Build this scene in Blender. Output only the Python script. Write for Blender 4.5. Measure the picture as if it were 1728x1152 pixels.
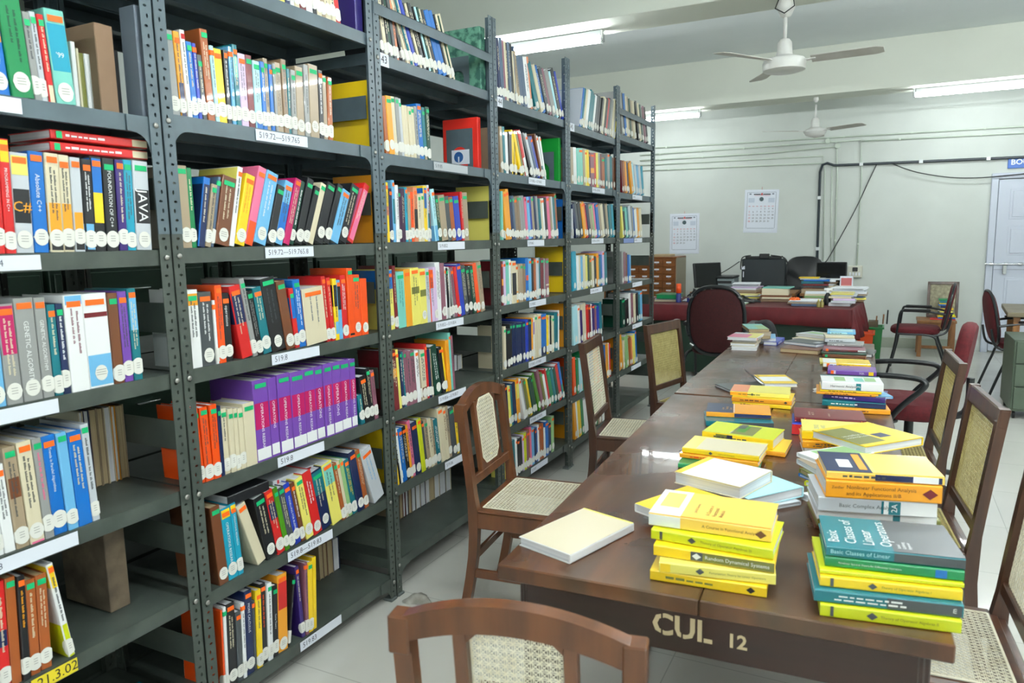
import bpy, math, random
from mathutils import Vector, Matrix
random.seed(7)
C = bpy.context.scene.collection
for o in list(bpy.data.objects): bpy.data.objects.remove(o)

# ---------------------------------------------------------------- camera
FPX = 1239.06
CAMP = Vector((0, 0, 1.4706))
def cam_axes(yaw=.46916, pitch=.139514, roll=-.0194042):
    cy, sy, cp, sp = math.cos(yaw), math.sin(yaw), math.cos(pitch), math.sin(pitch)
    f = Vector((-sy*cp, cy*cp, -sp)); r = Vector((cy, sy, 0)); u = r.cross(f)
    cr, sr = math.cos(roll), math.sin(roll)
    return cr*r+sr*u, -sr*r+cr*u, f
RX, UX, FW = cam_axes()
cam = bpy.data.cameras.new('camera'); camo = bpy.data.objects.new('camera', cam); C.objects.link(camo)
camo.matrix_world = Matrix(((RX[0], UX[0], -FW[0], CAMP[0]), (RX[1], UX[1], -FW[1], CAMP[1]), (RX[2], UX[2], -FW[2], CAMP[2]), (0, 0, 0, 1)))
cam.sensor_width = 36; cam.lens = FPX/1728*36; cam.clip_start = .05
bpy.context.scene.camera = camo
cam.dof.use_dof = True; cam.dof.focus_distance = 3.6; cam.dof.aperture_fstop = 5.6
# measuring helpers: where a sight line of the survey photograph meets a real plane
def ray(x, y): return FW+RX*((x-864)/FPX)-UX*((y-576)/FPX)
def atz(x, y, z): d = ray(x, y); return CAMP+d*((z-CAMP.z)/d.z)
def atY(x, y, Y): d = ray(x, y); return CAMP+d*(Y/d.y)
def atX(x, y, X): d = ray(x, y); return CAMP+d*(X/d.x)
def proj(P):
    d = Vector(P)-CAMP; z = d.dot(FW); return 864+FPX*d.dot(RX)/z, 576-FPX*d.dot(UX)/z
def bis(fn, lo, hi, target):
    s = fn(hi) > fn(lo)
    for _ in range(40):
        m = (lo+hi)/2
        if (fn(m) < target) == s: lo = m
        else: hi = m
    return (lo+hi)/2

# ---------------------------------------------------------------- world, exposure
sc = bpy.context.scene
sc.view_settings.view_transform = 'Standard'; sc.view_settings.look = 'None'
sc.view_settings.gamma = 1; sc.view_settings.exposure = .92; sc.view_settings.gamma = 1
w = bpy.data.worlds.new('world'); sc.world = w; w.use_nodes = True
w.node_tree.nodes['Background'].inputs[0].default_value = (.8, .9, 1, 1)
w.node_tree.nodes['Background'].inputs[1].default_value = .5
TUBE_POWER = 110.0     # emission strength of the fluorescent tubes, lowered for the far pair

# ---------------------------------------------------------------- materials
def lin(c):
    return tuple((v/12.92 if v <= .04045 else ((v+.055)/1.055)**2.4) for v in c)
def rgb(r, g, b): return lin((r/255, g/255, b/255))
MC = {}
def mat(name, col, rough=.5, metal=0, coat=0, spec=.5, emit=0, alpha=1):
    key = (name, col)
    if key in MC: return MC[key]
    m = bpy.data.materials.new(name); m.use_nodes = True
    b = m.node_tree.nodes['Principled BSDF']
    b.inputs['Base Color'].default_value = (*col, 1)
    b.inputs['Roughness'].default_value = rough; b.inputs['Metallic'].default_value = metal
    b.inputs['Coat Weight'].default_value = coat; b.inputs['Specular IOR Level'].default_value = spec
    if emit:
        b.inputs['Emission Color'].default_value = (*col, 1); b.inputs['Emission Strength'].default_value = emit
    if alpha < 1: b.inputs['Alpha'].default_value = alpha
    MC[key] = m; return m
def nodes(m): return m.node_tree.nodes, m.node_tree.links, m.node_tree.nodes['Principled BSDF']
def noisy(name, c1, c2, scale, rough=.5, detail=4, stretch=(1, 1, 1), bump=0, metal=0, coat=0, rr=None, lo=.3, hi=.7):
    m = mat(name, c1, rough, metal, coat); n, l, b = nodes(m)
    tc = n.new('ShaderNodeTexCoord'); mp = n.new('ShaderNodeMapping'); mp.inputs['Scale'].default_value = stretch
    nz = n.new('ShaderNodeTexNoise'); nz.inputs['Scale'].default_value = scale; nz.inputs['Detail'].default_value = detail
    cr = n.new('ShaderNodeValToRGB'); cr.color_ramp.elements[0].color = (*c1, 1); cr.color_ramp.elements[1].color = (*c2, 1)
    cr.color_ramp.elements[0].position = lo; cr.color_ramp.elements[1].position = hi
    l.new(tc.outputs['Object'], mp.inputs[0]); l.new(mp.outputs[0], nz.inputs['Vector']); l.new(nz.outputs[0], cr.inputs[0]); l.new(cr.outputs[0], b.inputs['Base Color'])
    if bump:
        bp = n.new('ShaderNodeBump'); bp.inputs['Strength'].default_value = bump; bp.inputs['Distance'].default_value = .002
        l.new(nz.outputs[0], bp.inputs['Height']); l.new(bp.outputs[0], b.inputs['Normal'])
    if rr:
        mr = n.new('ShaderNodeMapRange'); mr.inputs['To Min'].default_value = rr[0]; mr.inputs['To Max'].default_value = rr[1]
        l.new(nz.outputs[0], mr.inputs[0]); l.new(mr.outputs[0], b.inputs['Roughness'])
    return m
M = {}
M['wall'] = noisy('painted_plaster', rgb(203, 209, 203), rgb(197, 203, 197), 2.5, .6, bump=.05)
M['ceil'] = noisy('ceiling_paint', rgb(234, 241, 242), rgb(228, 236, 237), 1.5, .7)
M['beam'] = noisy('beam_paint', rgb(226, 230, 218), rgb(220, 224, 212), 1.5, .7)
M['skirt'] = mat('skirting_tile', rgb(168, 176, 160), .25)
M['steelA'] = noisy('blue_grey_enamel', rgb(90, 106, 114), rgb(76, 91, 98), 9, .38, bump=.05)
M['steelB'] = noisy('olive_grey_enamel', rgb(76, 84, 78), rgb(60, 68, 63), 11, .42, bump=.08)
M['dust'] = noisy('dusty_enamel', rgb(98, 106, 104), rgb(76, 84, 82), 6, .6)
M['bolt'] = mat('bolt_metal', rgb(170, 170, 165), .3, .8)
M['label'] = mat('label_card', rgb(225, 230, 240), .6)
M['ink'] = mat('black_ink', rgb(25, 25, 32), .6)
M['black'] = mat('black_plastic', rgb(22, 24, 26), .4)
M['cloth'] = noisy('maroon_fabric', rgb(98, 20, 28), rgb(80, 14, 22), 60, .85, bump=.3)
M['redcloth'] = noisy('red_table_cloth', rgb(98, 10, 20), rgb(78, 6, 14), 8, .7, bump=.1)
M['paper'] = mat('white_paper', rgb(232, 236, 240), .7)
M['clothshade'] = noisy('shaded_maroon_fabric', rgb(64, 14, 16), rgb(50, 10, 12), 60, .85, bump=.3)  # maroon fabric with the shade on one chair put into its colour
M['cream'] = mat('cream_paper', rgb(214, 202, 172), .8)
M['white'] = mat('white_gloss', rgb(235, 238, 238), .3)
M['chrome'] = mat('chrome', rgb(200, 202, 205), .2, 1)
M['green_steel'] = mat('dark_green_steel', rgb(30, 52, 40), .4)
M['pagew'] = noisy('page_edges_white', rgb(232, 234, 236), rgb(205, 208, 212), 3, .8, stretch=(1, 90, 1))
M['pageo'] = noisy('page_edges_old', rgb(196, 178, 142), rgb(168, 148, 112), 3, .85, stretch=(1, 90, 1))
M['pagelay'] = noisy('page_edges_flat', rgb(236, 238, 240), rgb(208, 212, 218), 3, .8, stretch=(1, 60, 1))
M['cane'] = noisy('cane_strand', rgb(240, 236, 216), rgb(224, 216, 188), 40, .5)
M['caneY'] = noisy('cane_strand_yellowed', rgb(208, 196, 132), rgb(184, 168, 104), 40, .5)
def wood(name, c1, c2, rough=.35, coat=.3):
    m = noisy(name, c1, c2, 6, rough, detail=6, stretch=(1, .12, 1), bump=.12, coat=coat)
    return m
M['chairwood'] = noisy('polished_teak', rgb(112, 66, 34), rgb(78, 45, 24), 7, .33, detail=6, stretch=(3, 3, .5), bump=.1, coat=.25)
M['chairwood2'] = noisy('dark_polished_teak', rgb(84, 52, 34), rgb(56, 34, 24), 7, .33, detail=6, stretch=(3, 3, .5), bump=.1, coat=.25)
M['lightwood'] = noisy('pale_wood', rgb(150, 104, 58), rgb(124, 82, 44), 8, .45, stretch=(3, 3, .5))
M['catwood'] = noisy('catalogue_wood', rgb(140, 84, 34), rgb(112, 64, 24), 7, .4, stretch=(1, 1, 4))
# table top: worn dark varnish, boards running along the table
def table_mat(name, cs):
    m = mat(name, cs[0], .3, 0, .35); n, l, b = nodes(m)
    tc = n.new('ShaderNodeTexCoord'); mp = n.new('ShaderNodeMapping'); mp.inputs['Scale'].default_value = (2.2, .35, 1)
    nz = n.new('ShaderNodeTexNoise'); nz.inputs['Scale'].default_value = 4; nz.inputs['Detail'].default_value = 8; nz.inputs['Distortion'].default_value = .6
    cr = n.new('ShaderNodeValToRGB'); e = cr.color_ramp.elements
    e[0].position = .32; e[0].color = (*cs[0], 1); e[1].position = .72; e[1].color = (*cs[2], 1); k = e.new(.52); k.color = (*cs[1], 1)
    l.new(tc.outputs['Object'], mp.inputs[0]); l.new(mp.outputs[0], nz.inputs['Vector']); l.new(nz.outputs[0], cr.inputs[0])
    n2 = n.new('ShaderNodeTexNoise'); n2.inputs['Scale'].default_value = 3.5; n2.inputs['Detail'].default_value = 5
    l.new(tc.outputs['Object'], n2.inputs['Vector'])
    mr = n.new('ShaderNodeMapRange'); mr.inputs['From Min'].default_value = .35; mr.inputs['From Max'].default_value = .65
    mr.inputs['To Min'].default_value = .22; mr.inputs['To Max'].default_value = .42
    l.new(n2.outputs[0], mr.inputs[0]); l.new(mr.outputs[0], b.inputs['Roughness'])
    c2 = n.new('ShaderNodeValToRGB'); c2.color_ramp.elements[0].position = .5; c2.color_ramp.elements[1].position = .75
    l.new(n2.outputs[0], c2.inputs[0])
    mx = n.new('ShaderNodeMix'); mx.data_type = 'RGBA'; mx.inputs['B'].default_value = (*cs[3], 1)
    mm = n.new('ShaderNodeMath'); mm.operation = 'MULTIPLY'; mm.inputs[1].default_value = .55
    l.new(c2.outputs[0], mm.inputs[0]); l.new(mm.outputs[0], mx.inputs['Factor']); l.new(cr.outputs[0], mx.inputs['A']); l.new(mx.outputs['Result'], b.inputs['Base Color'])
    return m
M['table'] = table_mat('worn_dark_varnish', [rgb(50, 27, 11), rgb(76, 42, 18), rgb(108, 60, 24), rgb(98, 82, 60)])
M['tableend'] = noisy('dark_table_wood', rgb(52, 25, 15), rgb(34, 17, 11), 6, .4, stretch=(.4, 3, 3), bump=.1, coat=.1)
# floor: pale glossy vitrified tiles
m = mat('floor_tiles', rgb(176, 182, 168), .1); n, l, b = nodes(m)
tc = n.new('ShaderNodeTexCoord'); br = n.new('ShaderNodeTexBrick'); br.offset = 0
br.inputs['Scale'].default_value = 1; br.inputs['Brick Width'].default_value = .6; br.inputs['Row Height'].default_value = .6
br.inputs['Mortar Size'].default_value = .0025; br.inputs['Mortar Smooth'].default_value = .3
br.inputs['Color1'].default_value = (*rgb(214, 214, 206), 1); br.inputs['Color2'].default_value = (*rgb(209, 209, 201), 1); br.inputs['Mortar'].default_value = (*rgb(184, 184, 176), 1)
l.new(tc.outputs['Object'], br.inputs['Vector'])
nz = n.new('ShaderNodeTexNoise'); nz.inputs['Scale'].default_value = 1.2; nz.inputs['Detail'].default_value = 6; l.new(tc.outputs['Object'], nz.inputs['Vector'])
mx = n.new('ShaderNodeMix'); mx.data_type = 'RGBA'; mx.blend_type = 'MULTIPLY'; mx.inputs['Factor'].default_value = .25
l.new(br.outputs['Color'], mx.inputs['A']); l.new(nz.outputs['Fac'], mx.inputs['B']); l.new(mx.outputs['Result'], b.inputs['Base Color'])
mr = n.new('ShaderNodeMapRange'); mr.inputs['To Min'].default_value = .08; mr.inputs['To Max'].default_value = .28
l.new(nz.outputs['Fac'], mr.inputs[0]); l.new(mr.outputs[0], b.inputs['Roughness'])
M['floor'] = m

# ---------------------------------------------------------------- mesh builder
class MB:
    def __init__(s): s.v = []; s.f = []; s.mi = []; s.ms = []; s.T = Matrix.Identity(4); s.sm = []
    def slot(s, m):
        if m not in s.ms: s.ms.append(m)
        return s.ms.index(m)
    def add(s, vs, fs, m, smooth=False):
        b = len(s.v); k = s.slot(m)
        for p in vs: s.v.append(tuple(s.T @ Vector(p)))
        for f in fs: s.f.append(tuple(b+i for i in f)); s.mi.append(k); s.sm.append(smooth)
        return s
    def box(s, a, b, m, bev=0):
        (x0, y0, z0), (x1, y1, z1) = a, b
        if x0 > x1: x0, x1 = x1, x0
        if y0 > y1: y0, y1 = y1, y0
        if z0 > z1: z0, z1 = z1, z0
        if not bev:
            v = [(x0, y0, z0), (x1, y0, z0), (x1, y1, z0), (x0, y1, z0), (x0, y0, z1), (x1, y0, z1), (x1, y1, z1), (x0, y1, z1)]
            return s.add(v, [(0, 3, 2, 1), (4, 5, 6, 7), (0, 1, 5, 4), (1, 2, 6, 5), (2, 3, 7, 6), (3, 0, 4, 7)], m)
        # chamfered box
        e = min(bev, (x1-x0)/2.01, (y1-y0)/2.01, (z1-z0)/2.01)
        xs = (x0, x1); ys = (y0, y1); zs = (z0, z1); v = []; idx = {}
        for i in (0, 1):
            for j in (0, 1):
                for k in (0, 1):
                    sx, sy, sz = (e if i == 0 else -e), (e if j == 0 else -e), (e if k == 0 else -e)
                    idx[i, j, k, 'x'] = len(v); v.append((xs[i], ys[j]+sy, zs[k]+sz))
                    idx[i, j, k, 'y'] = len(v); v.append((xs[i]+sx, ys[j], zs[k]+sz))
                    idx[i, j, k, 'z'] = len(v); v.append((xs[i]+sx, ys[j]+sy, zs[k]))
        I = idx; f = []
        def q(l, flip): f.append(tuple(l[::-1] if flip else l))
        for i in (0, 1): q([I[i, 0, 0, 'x'], I[i, 1, 0, 'x'], I[i, 1, 1, 'x'], I[i, 0, 1, 'x']], i == 0)
        for j in (0, 1): q([I[0, j, 0, 'y'], I[0, j, 1, 'y'], I[1, j, 1, 'y'], I[1, j, 0, 'y']], j == 0)
        for k in (0, 1): q([I[0, 0, k, 'z'], I[1, 0, k, 'z'], I[1, 1, k, 'z'], I[0, 1, k, 'z']], k == 0)
        for i in (0, 1):
            for j in (0, 1): q([I[i, j, 0, 'x'], I[i, j, 0, 'y'], I[i, j, 1, 'y'], I[i, j, 1, 'x']], (i+j) % 2 == 1)
            for k in (0, 1): q([I[i, 0, k, 'x'], I[i, 1, k, 'x'], I[i, 1, k, 'z'], I[i, 0, k, 'z']], (i+k) % 2 == 0)
        for j in (0, 1):
            for k in (0, 1): q([I[0, j, k, 'y'], I[1, j, k, 'y'], I[1, j, k, 'z'], I[0, j, k, 'z']], (j+k) % 2 == 1)
        for i in (0, 1):
            for j in (0, 1):
                for k in (0, 1): q([I[i, j, k, 'x'], I[i, j, k, 'y'], I[i, j, k, 'z']], (i+j+k) % 2 == 1)
        return s.add(v, f, m)
    def quad(s, a, b, c, d, m): return s.add([a, b, c, d], [(0, 1, 2, 3)], m)
    def prism(s, pts, d, m, axis='y'):
        """polygon pts (u, v) extruded over d=(d0, d1) along axis"""
        n = len(pts); mk = {'y': lambda u, v, w: (u, w, v), 'x': lambda u, v, w: (w, u, v), 'z': lambda u, v, w: (u, v, w)}[axis]
        vs = [mk(u, v, d[0]) for u, v in pts]+[mk(u, v, d[1]) for u, v in pts]
        fs = [tuple(range(n)), tuple(range(2*n-1, n-1, -1))]+[(i, n+i, n+(i+1) % n, (i+1) % n) for i in range(n)]
        return s.add(vs, fs, m)
    def tube(s, P, r, m, n=8, close=False, caps=True):
        P = [Vector(p) for p in P]; k = len(P); rs = r if isinstance(r, (list, tuple)) else [r]*k
        vs = []; fs = []; ref = None
        for i, p in enumerate(P):
            if close: t = P[(i+1) % k]-P[i-1]
            else: t = P[min(i+1, k-1)]-P[max(i-1, 0)]
            t = t.normalized() if t.length > 1e-9 else Vector((0, 0, 1))
            if ref is None: ref = t.orthogonal().normalized()
            ref = ref-t*ref.dot(t); ref = ref.normalized() if ref.length > 1e-6 else t.orthogonal().normalized()
            b = t.cross(ref)
            for j in range(n):
                a = 2*math.pi*j/n; vs.append(tuple(p+(ref*math.cos(a)+b*math.sin(a))*rs[i]))
        for i in range(k if close else k-1):
            for j in range(n):
                a = i*n+j; b = i*n+(j+1) % n; c = ((i+1) % k)*n+(j+1) % n; d = ((i+1) % k)*n+j; fs.append((a, b, c, d))
        if caps and not close: fs += [tuple(range(n-1, -1, -1)), tuple((k-1)*n+j for j in range(n))]
        return s.add(vs, fs, m, True)
    def lathe(s, prof, m, n=24, c=(0, 0, 0), sy=1):
        vs = []; k = len(prof); fs = []
        for r, z in prof:
            for j in range(n):
                a = 2*math.pi*j/n; vs.append((c[0]+r*math.cos(a), c[1]+sy*r*math.sin(a), c[2]+z))
        for i in range(k-1):
            for j in range(n): fs.append((i*n+j, i*n+(j+1) % n, (i+1)*n+(j+1) % n, (i+1)*n+j))
        fs += [tuple(range(n-1, -1, -1)), tuple((k-1)*n+j for j in range(n))]
        return s.add(vs, fs, m, True)
    def ribbon(s, a, b, wd, th, nrm, m):
        a = Vector(a); b = Vector(b); t = (b-a)
        if t.length < 1e-6: return s
        t.normalize(); nrm = Vector(nrm); sd = t.cross(nrm).normalized()*wd/2; h = nrm*th/2
        v = [a-sd-h, a+sd-h, b+sd-h, b-sd-h, a-sd+h, a+sd+h, b+sd+h, b-sd+h]
        return s.add(v, [(0, 3, 2, 1), (4, 5, 6, 7), (0, 1, 5, 4), (1, 2, 6, 5), (2, 3, 7, 6), (3, 0, 4, 7)], m)
    def text(s, txt, T, size, m, depth=.0006, align='LEFT'):
        me = textmesh(txt, align); b = len(s.v); k = s.slot(m)
        for p in me[0]: s.v.append(tuple(s.T @ (T @ Vector((p[0]*size, p[1]*size, p[2]*depth/.02)))))
        for f in me[1]: s.f.append(tuple(b+i for i in f)); s.mi.append(k); s.sm.append(False)
        return s
    def mesh(s, name):
        me = bpy.data.meshes.new(name); me.from_pydata(s.v, [], s.f)
        for m in s.ms: me.materials.append(m)
        me.polygons.foreach_set('material_index', s.mi); me.polygons.foreach_set('use_smooth', s.sm); me.update()
        return me
    def build(s, name, parent=None, loc=(0, 0, 0), rz=0):
        o = bpy.data.objects.new(name, s.mesh(name)); C.objects.link(o); o.location = loc; o.rotation_euler = (0, 0, rz)
        if parent is not None: o.parent = parent
        if any(s.sm) and not all(s.sm) or len(s.v) > 60 and any(s.sm):
            try: o.data.set_sharp_from_angle(angle=math.radians(40))
            except Exception: pass
        return o
TX = {}
def textmesh(txt, align):
    if (txt, align) in TX: return TX[txt, align]
    cu = bpy.data.curves.new('t', 'FONT'); bold = txt.startswith('*'); cu.body = txt.lstrip('*'); cu.offset = .028 if bold else 0; cu.size = 1; cu.align_x = align; cu.align_y = 'CENTER'; cu.resolution_u = 2; cu.space_line = .9
    ob = bpy.data.objects.new('t', cu); me = bpy.data.meshes.new_from_object(ob)
    r = ([tuple(v.co) for v in me.vertices], [tuple(p.vertices) for p in me.polygons])
    bpy.data.objects.remove(ob); bpy.data.meshes.remove(me); bpy.data.curves.remove(cu)
    TX[txt, align] = r; return r
def tag(o, label=None, cat=None, group=None, kind=None):
    if label: o['label'] = label
    if cat: o['category'] = cat
    if group: o['group'] = group
    if kind: o['kind'] = kind
    return o
def thing(name, label, cat, loc=(0, 0, 0), rz=0, group=None):
    o = bpy.data.objects.new(name, None); C.objects.link(o); o.location = loc; o.rotation_euler = (0, 0, rz); o.empty_display_size = .1
    return tag(o, label, cat, group)
def struct(o): o['kind'] = 'structure'; return o
def basis(ex, ey, ez, o=(0, 0, 0)):
    ex, ey, ez = Vector(ex), Vector(ey), Vector(ez)
    return Matrix(((ex[0], ey[0], ez[0], o[0]), (ex[1], ey[1], ez[1], o[1]), (ex[2], ey[2], ez[2], o[2]), (0, 0, 0, 1)))
def kids(o): return [c for c in C.objects if c.parent == o]
def dup(o, loc, rz, label=None, group=None, tree={}):
    ch = tree.get(o.name)
    if ch is None: ch = tree[o.name] = [(c, kids(c)) for c in kids(o)]
    r = o.copy(); C.objects.link(r); r.location = loc; r.rotation_euler = (0, 0, rz)
    if label: r['label'] = label
    if group: r['group'] = group
    for c, gs in ch:
        k = c.copy(); C.objects.link(k); k.parent = r
        for g in gs: h = g.copy(); C.objects.link(h); h.parent = k
    return r

# ---------------------------------------------------------------- room shell
YW = 10.443; XL = -4.9; XR = 4.2; YF = -3.0; ZC = 3.52; ZB = 3.0
struct(MB().box((XL, YF, -.1), (XR, YW, 0), M['floor']).build('floor'))
struct(MB().box((XL, YF, ZC), (XR, YW, ZC+.1), M['ceil']).build('ceiling'))
struct(MB().box((XL-.12, YW, -.1), (XR+.12, YW+.12, ZC+.1), M['wall']).build('wall_back'))
struct(MB().box((XL-.12, YF-.12, -.1), (XR+.12, YF, ZC+.1), M['wall']).build('wall_front'))
struct(MB().box((XL-.12, YF, -.1), (XL, YW, ZC+.1), M['wall']).build('wall_left'))
struct(MB().box((XR, YF, -.1), (XR+.12, YW, ZC+.1), M['wall']).build('wall_right'))
BEAMS = [-2.8, 1.2, 5.2, 9.2]
for i, y in enumerate(BEAMS):
    struct(tag(MB().box((XL, y, ZB), (XR, y+.4, ZC), M['beam'], .004).build('trim_%d' % (i+1)), 'deep white painted ceiling beam'))
struct(MB().box((XL, YW-.012, 0), (1.02, YW, .13), M['skirt'], .003).build('baseboard_back'))
# fluorescent battens under the beams, with unseen ones added for more light
M['tube'] = mat('fluorescent_tube', (.93, .98, 1.0), .4, emit=TUBE_POWER)
M['batten'] = mat('batten_enamel', rgb(225, 230, 230), .4)
M['tube2'] = mat('fluorescent_tube_dimmed', (.93, .985, 1.0), .4, emit=TUBE_POWER*.42)  # same kind of tube, emission lowered to keep the back wall from overbrightening
def tube_light(m='tube'):
    t = thing('tube_light', '', 'tube light', group='fluorescent tube lights under the ceiling beams')
    b = MB(); b.box((-.61, -.025, -.045), (.61, .025, 0), M['batten'], .006).build('batten', t)
    h = MB()
    for sx in (-1, 1):
        h.box((sx*.61, -.022, -.085), (sx*.632, .022, .03), M['chrome'], .004); h.box((sx*.605, -.016, -.1), (sx*.62, .016, -.045), M['batten'], .003)
    h.build('tube_holder', t)
    MB().tube([(-.6, 0, -.075), (.6, 0, -.075)], .014, M[m], 12).build('fluorescent_tube', t)
    return t
TL = tube_light(); TL2 = tube_light('tube2'); used2 = False
spots = [(-2.58, 5.46, 'bright tube light at upper centre, just above the top shelf books'),
         (.92, 5.46, 'tube light at the top right corner, mostly out of the photo'),
         (-2.73, 9.42, 'distant tube light at left, its end right of the last rack post'),
         (.83, 9.42, 'long bright tube light at right, above the door side of the wall'),
         (-.5, 1.45, 'tube light overhead near the camera, left of the table'),
         (.6, 1.45, 'tube light overhead near the camera, right of the table'), (2.0, 1.45, 'added unseen tube light on the near beam, second from the right wall'),  # the second one is unseen, added to light the racks from the right
         (2.1, 5.46, 'added unseen tube light on the middle beam, second from the right wall'), (.2, -2.6, 'tube light behind the camera at the middle'),  # middle beam tube is unseen, added for more light from the right
         (3.1, 5.46, 'tube light on the middle beam near the right wall'), (3.1, 1.45, 'tube light on the near beam by the right wall'),
         (-1.2, -2.6, 'tube light behind the camera at left'), (1.8, -2.6, 'tube light behind the camera at right')]
for i, (x, y, lb) in enumerate(spots):
    if y > 9: o = dup(TL2, (0, 0, 0), 0) if used2 else TL2; used2 = True
    else: o = TL if i == 0 else dup(TL, (0, 0, 0), 0)
    o.location = (x, y, ZB-.001); o['label'] = lb
# ---------------------------------------------------------------- door, sign, pipes, calendars
Mdoor = mat('door_paint', rgb(196, 203, 216), .45); Mdl = mat('door_groove', rgb(150, 156, 170), .6)
d = MB(); x0, x1 = 1.16, 2.12
d.box((x0, YW-.045, .02), (x1, YW-.012, 2.04), Mdoor, .003)
d.box((x0+.005, YW-.047, .99), (x1, YW-.044, .996), Mdl)
PAN = [(1.58, 1.93), (1.16, 1.5), (.35, .9)]
D = struct(d.build('door_1'))
for xa, xb in ((x0+.12, x0+.45), (x0+.53, x1-.1)):
    for z0, z1 in PAN:
        p = MB(); p.box((xa, YW-.05, z0), (xb, YW-.044, z1), Mdoor, .002)
        p.box((xa+.025, YW-.058, z0+.025), (xb-.025, YW-.049, z1-.025), Mdoor, .006); p.build('door_panel', D)
fr = MB(); fr.box((x0-.075, YW-.06, 0), (x0-.006, YW, 2.048), Mdoor, .004); fr.box((x0-.075, YW-.06, 2.049), (x1+.07, YW, 2.115), Mdoor, .004)
fr.box((x1+.005, YW-.06, 0), (x1+.075, YW, 2.048), Mdoor, .004); fr.build('door_frame', D)
lt = MB(); zl = 1.06; lt.tube([(x0-.09, YW-.085, zl), (x0+.3, YW-.085, zl)], .011, M['chrome'], 10)
for xx in (x0-.03, x0+.12, x0+.26): lt.tube([(xx-.02, YW-.085, zl), (xx+.02, YW-.085, zl)], .018, M['chrome'], 10); lt.box((xx-.012, YW-.085, zl-.02), (xx+.012, YW-.044, zl+.02), M['chrome'])
lt.box((x0+.09, YW-.09, zl-.12), (x0+.13, YW-.075, zl-.01), M['chrome'], .004); lt.build('sliding_latch', D)
# sign above the door
Msg = mat('sign_blue', rgb(40, 100, 190), .35); Mst = mat('sign_white', rgb(235, 240, 245), .4)
s = MB(); s.box((1.235, YW-.02, 2.165), (1.66, YW, 2.3), Msg, .003)
s.text('*BOUND', basis((1, 0, 0), (0, 0, 1), (0, -1, 0), (1.262, YW-.021, 2.232)), .085, Mst)
tag(s.build('door_sign'), 'blue sign reading BOUND in white above the door', 'sign')
# conduits
Mcon = mat('painted_conduit', rgb(203, 214, 200), .45); Mblk = mat('black_pipe', rgb(30, 42, 50), .35)
def pz(x, y, off=.02): p = atY(x, y, YW-off); return (p.x, p.y, p.z)
def conduit(pts, r, m, name, label, cat='pipe', clips=0, off=.03):
    P = [pz(x, y, off) for x, y in pts]; b = MB().tube(P, r, m, 8)
    o = b.build(name); tag(o, label, cat)
    if clips:
        for i in range(len(P)-1):
            a, c = Vector(P[i]), Vector(P[i+1]); L = (c-a).length; n_ = int(L/clips)
            for k in range(n_):
                q = a.lerp(c, (k+.5)/max(n_, 1)); cb = MB()
                cb.box((q.x-r*1.3, YW-off-r*1.3, q.z-r*1.3), (q.x+r*1.3, YW-.001, q.z+r*1.3), M['batten'] if m is Mblk else Mcon, .002); cb.build('pipe_clip', o)
    return o
conduit([(1378, 462), (1384, 290), (1388, 278), (1396, 275), (1408, 279), (1500, 275), (1728, 265), (1800, 262)], .016, Mblk, 'black_pipe', 'thick black pipe running across the wall and down behind the monitor', clips=.55)
conduit([(1080, 251), (1728, 213), (1800, 209)], .009, Mcon, 'wall_conduit', 'thin painted conduit, highest of those across the back wall', clips=.7, off=.02)
conduit([(1080, 262), (1453, 236), (1454, 300), (1446, 448)], .009, Mcon, 'wall_conduit', 'painted conduit running right then straight down to the switch box', clips=.5, off=.02)
conduit([(1080, 271), (1300, 258), (1412, 247), (1413, 300), (1408, 440)], .009, Mcon, 'wall_conduit', 'painted conduit turning down just left of the switch box drop', clips=.5, off=.02)
conduit([(1080, 279), (1389, 263), (1392, 290), (1389, 440)], .007, Mcon, 'wall_conduit', 'painted conduit turning down close beside the black pipe', clips=.6, off=.018)
conduit([(1080, 288), (1394, 275)], .007, Mcon, 'wall_conduit', 'lowest painted conduit across the back wall, ending at the black pipe', clips=.7, off=.018)
conduit([(1404, 280), (1402, 440)], .006, Mcon, 'wall_conduit', 'slim vertical painted conduit between two longer ones behind the monitors', clips=.6, off=.016)
conduit([(1454, 238), (1728, 224), (1800, 221)], .009, Mcon, 'wall_conduit', 'painted conduit above the black pipe heading to the right', clips=.6, off=.02)
for x, y, lb in ((1397, 238, 'left of two round junction boxes near the ceiling fan'), (1413, 246, 'right of two round junction boxes near the ceiling fan')):
    p = pz(x, y, .02); b = MB(); b.T = Matrix.Translation((p[0], YW, p[2])) @ Matrix.Rotation(math.pi/2, 4, 'X')
    b.lathe([(.035, 0), (.035, .03), (.03, .036), (0.001, .036)], Mcon, 16); tag(b.build('junction_box'), lb, 'junction box')
def cable(pts, r, name, label, off=.03, m=None):
    P = [Vector(pz(x, y, off)) for x, y in pts]; Q = []
    for i in range(len(P)-1):
        p0 = P[max(i-1, 0)]; p1 = P[i]; p2 = P[i+1]; p3 = P[min(i+2, len(P)-1)]
        for k in range(5):
            t = k/5; Q.append(.5*((2*p1)+(-p0+p2)*t+(2*p0-5*p1+4*p2-p3)*t*t+(-p0+3*p1-3*p2+p3)*t**3))
    Q.append(P[-1]); tag(MB().tube(Q, r, m or M['black'], 6).build(name), label, 'cable')
cable([(1480, 276), (1466, 305), (1440, 360), (1400, 432), (1392, 442)], .006, 'loose_cable', 'black cable hanging diagonally from the black pipe to the monitor')
cable([(1505, 276), (1545, 290), (1600, 299), (1650, 300), (1700, 296), (1760, 290)], .006, 'loose_cable', 'black cable sagging from the black pipe to the blue sign', off=.075)
cable([(1215, 462), (1232, 452), (1248, 441)], .006, 'loose_cable', 'short grey cable between the printer and the black panel', off=.05)
b = MB(); p = pz(1443, 458)
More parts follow.
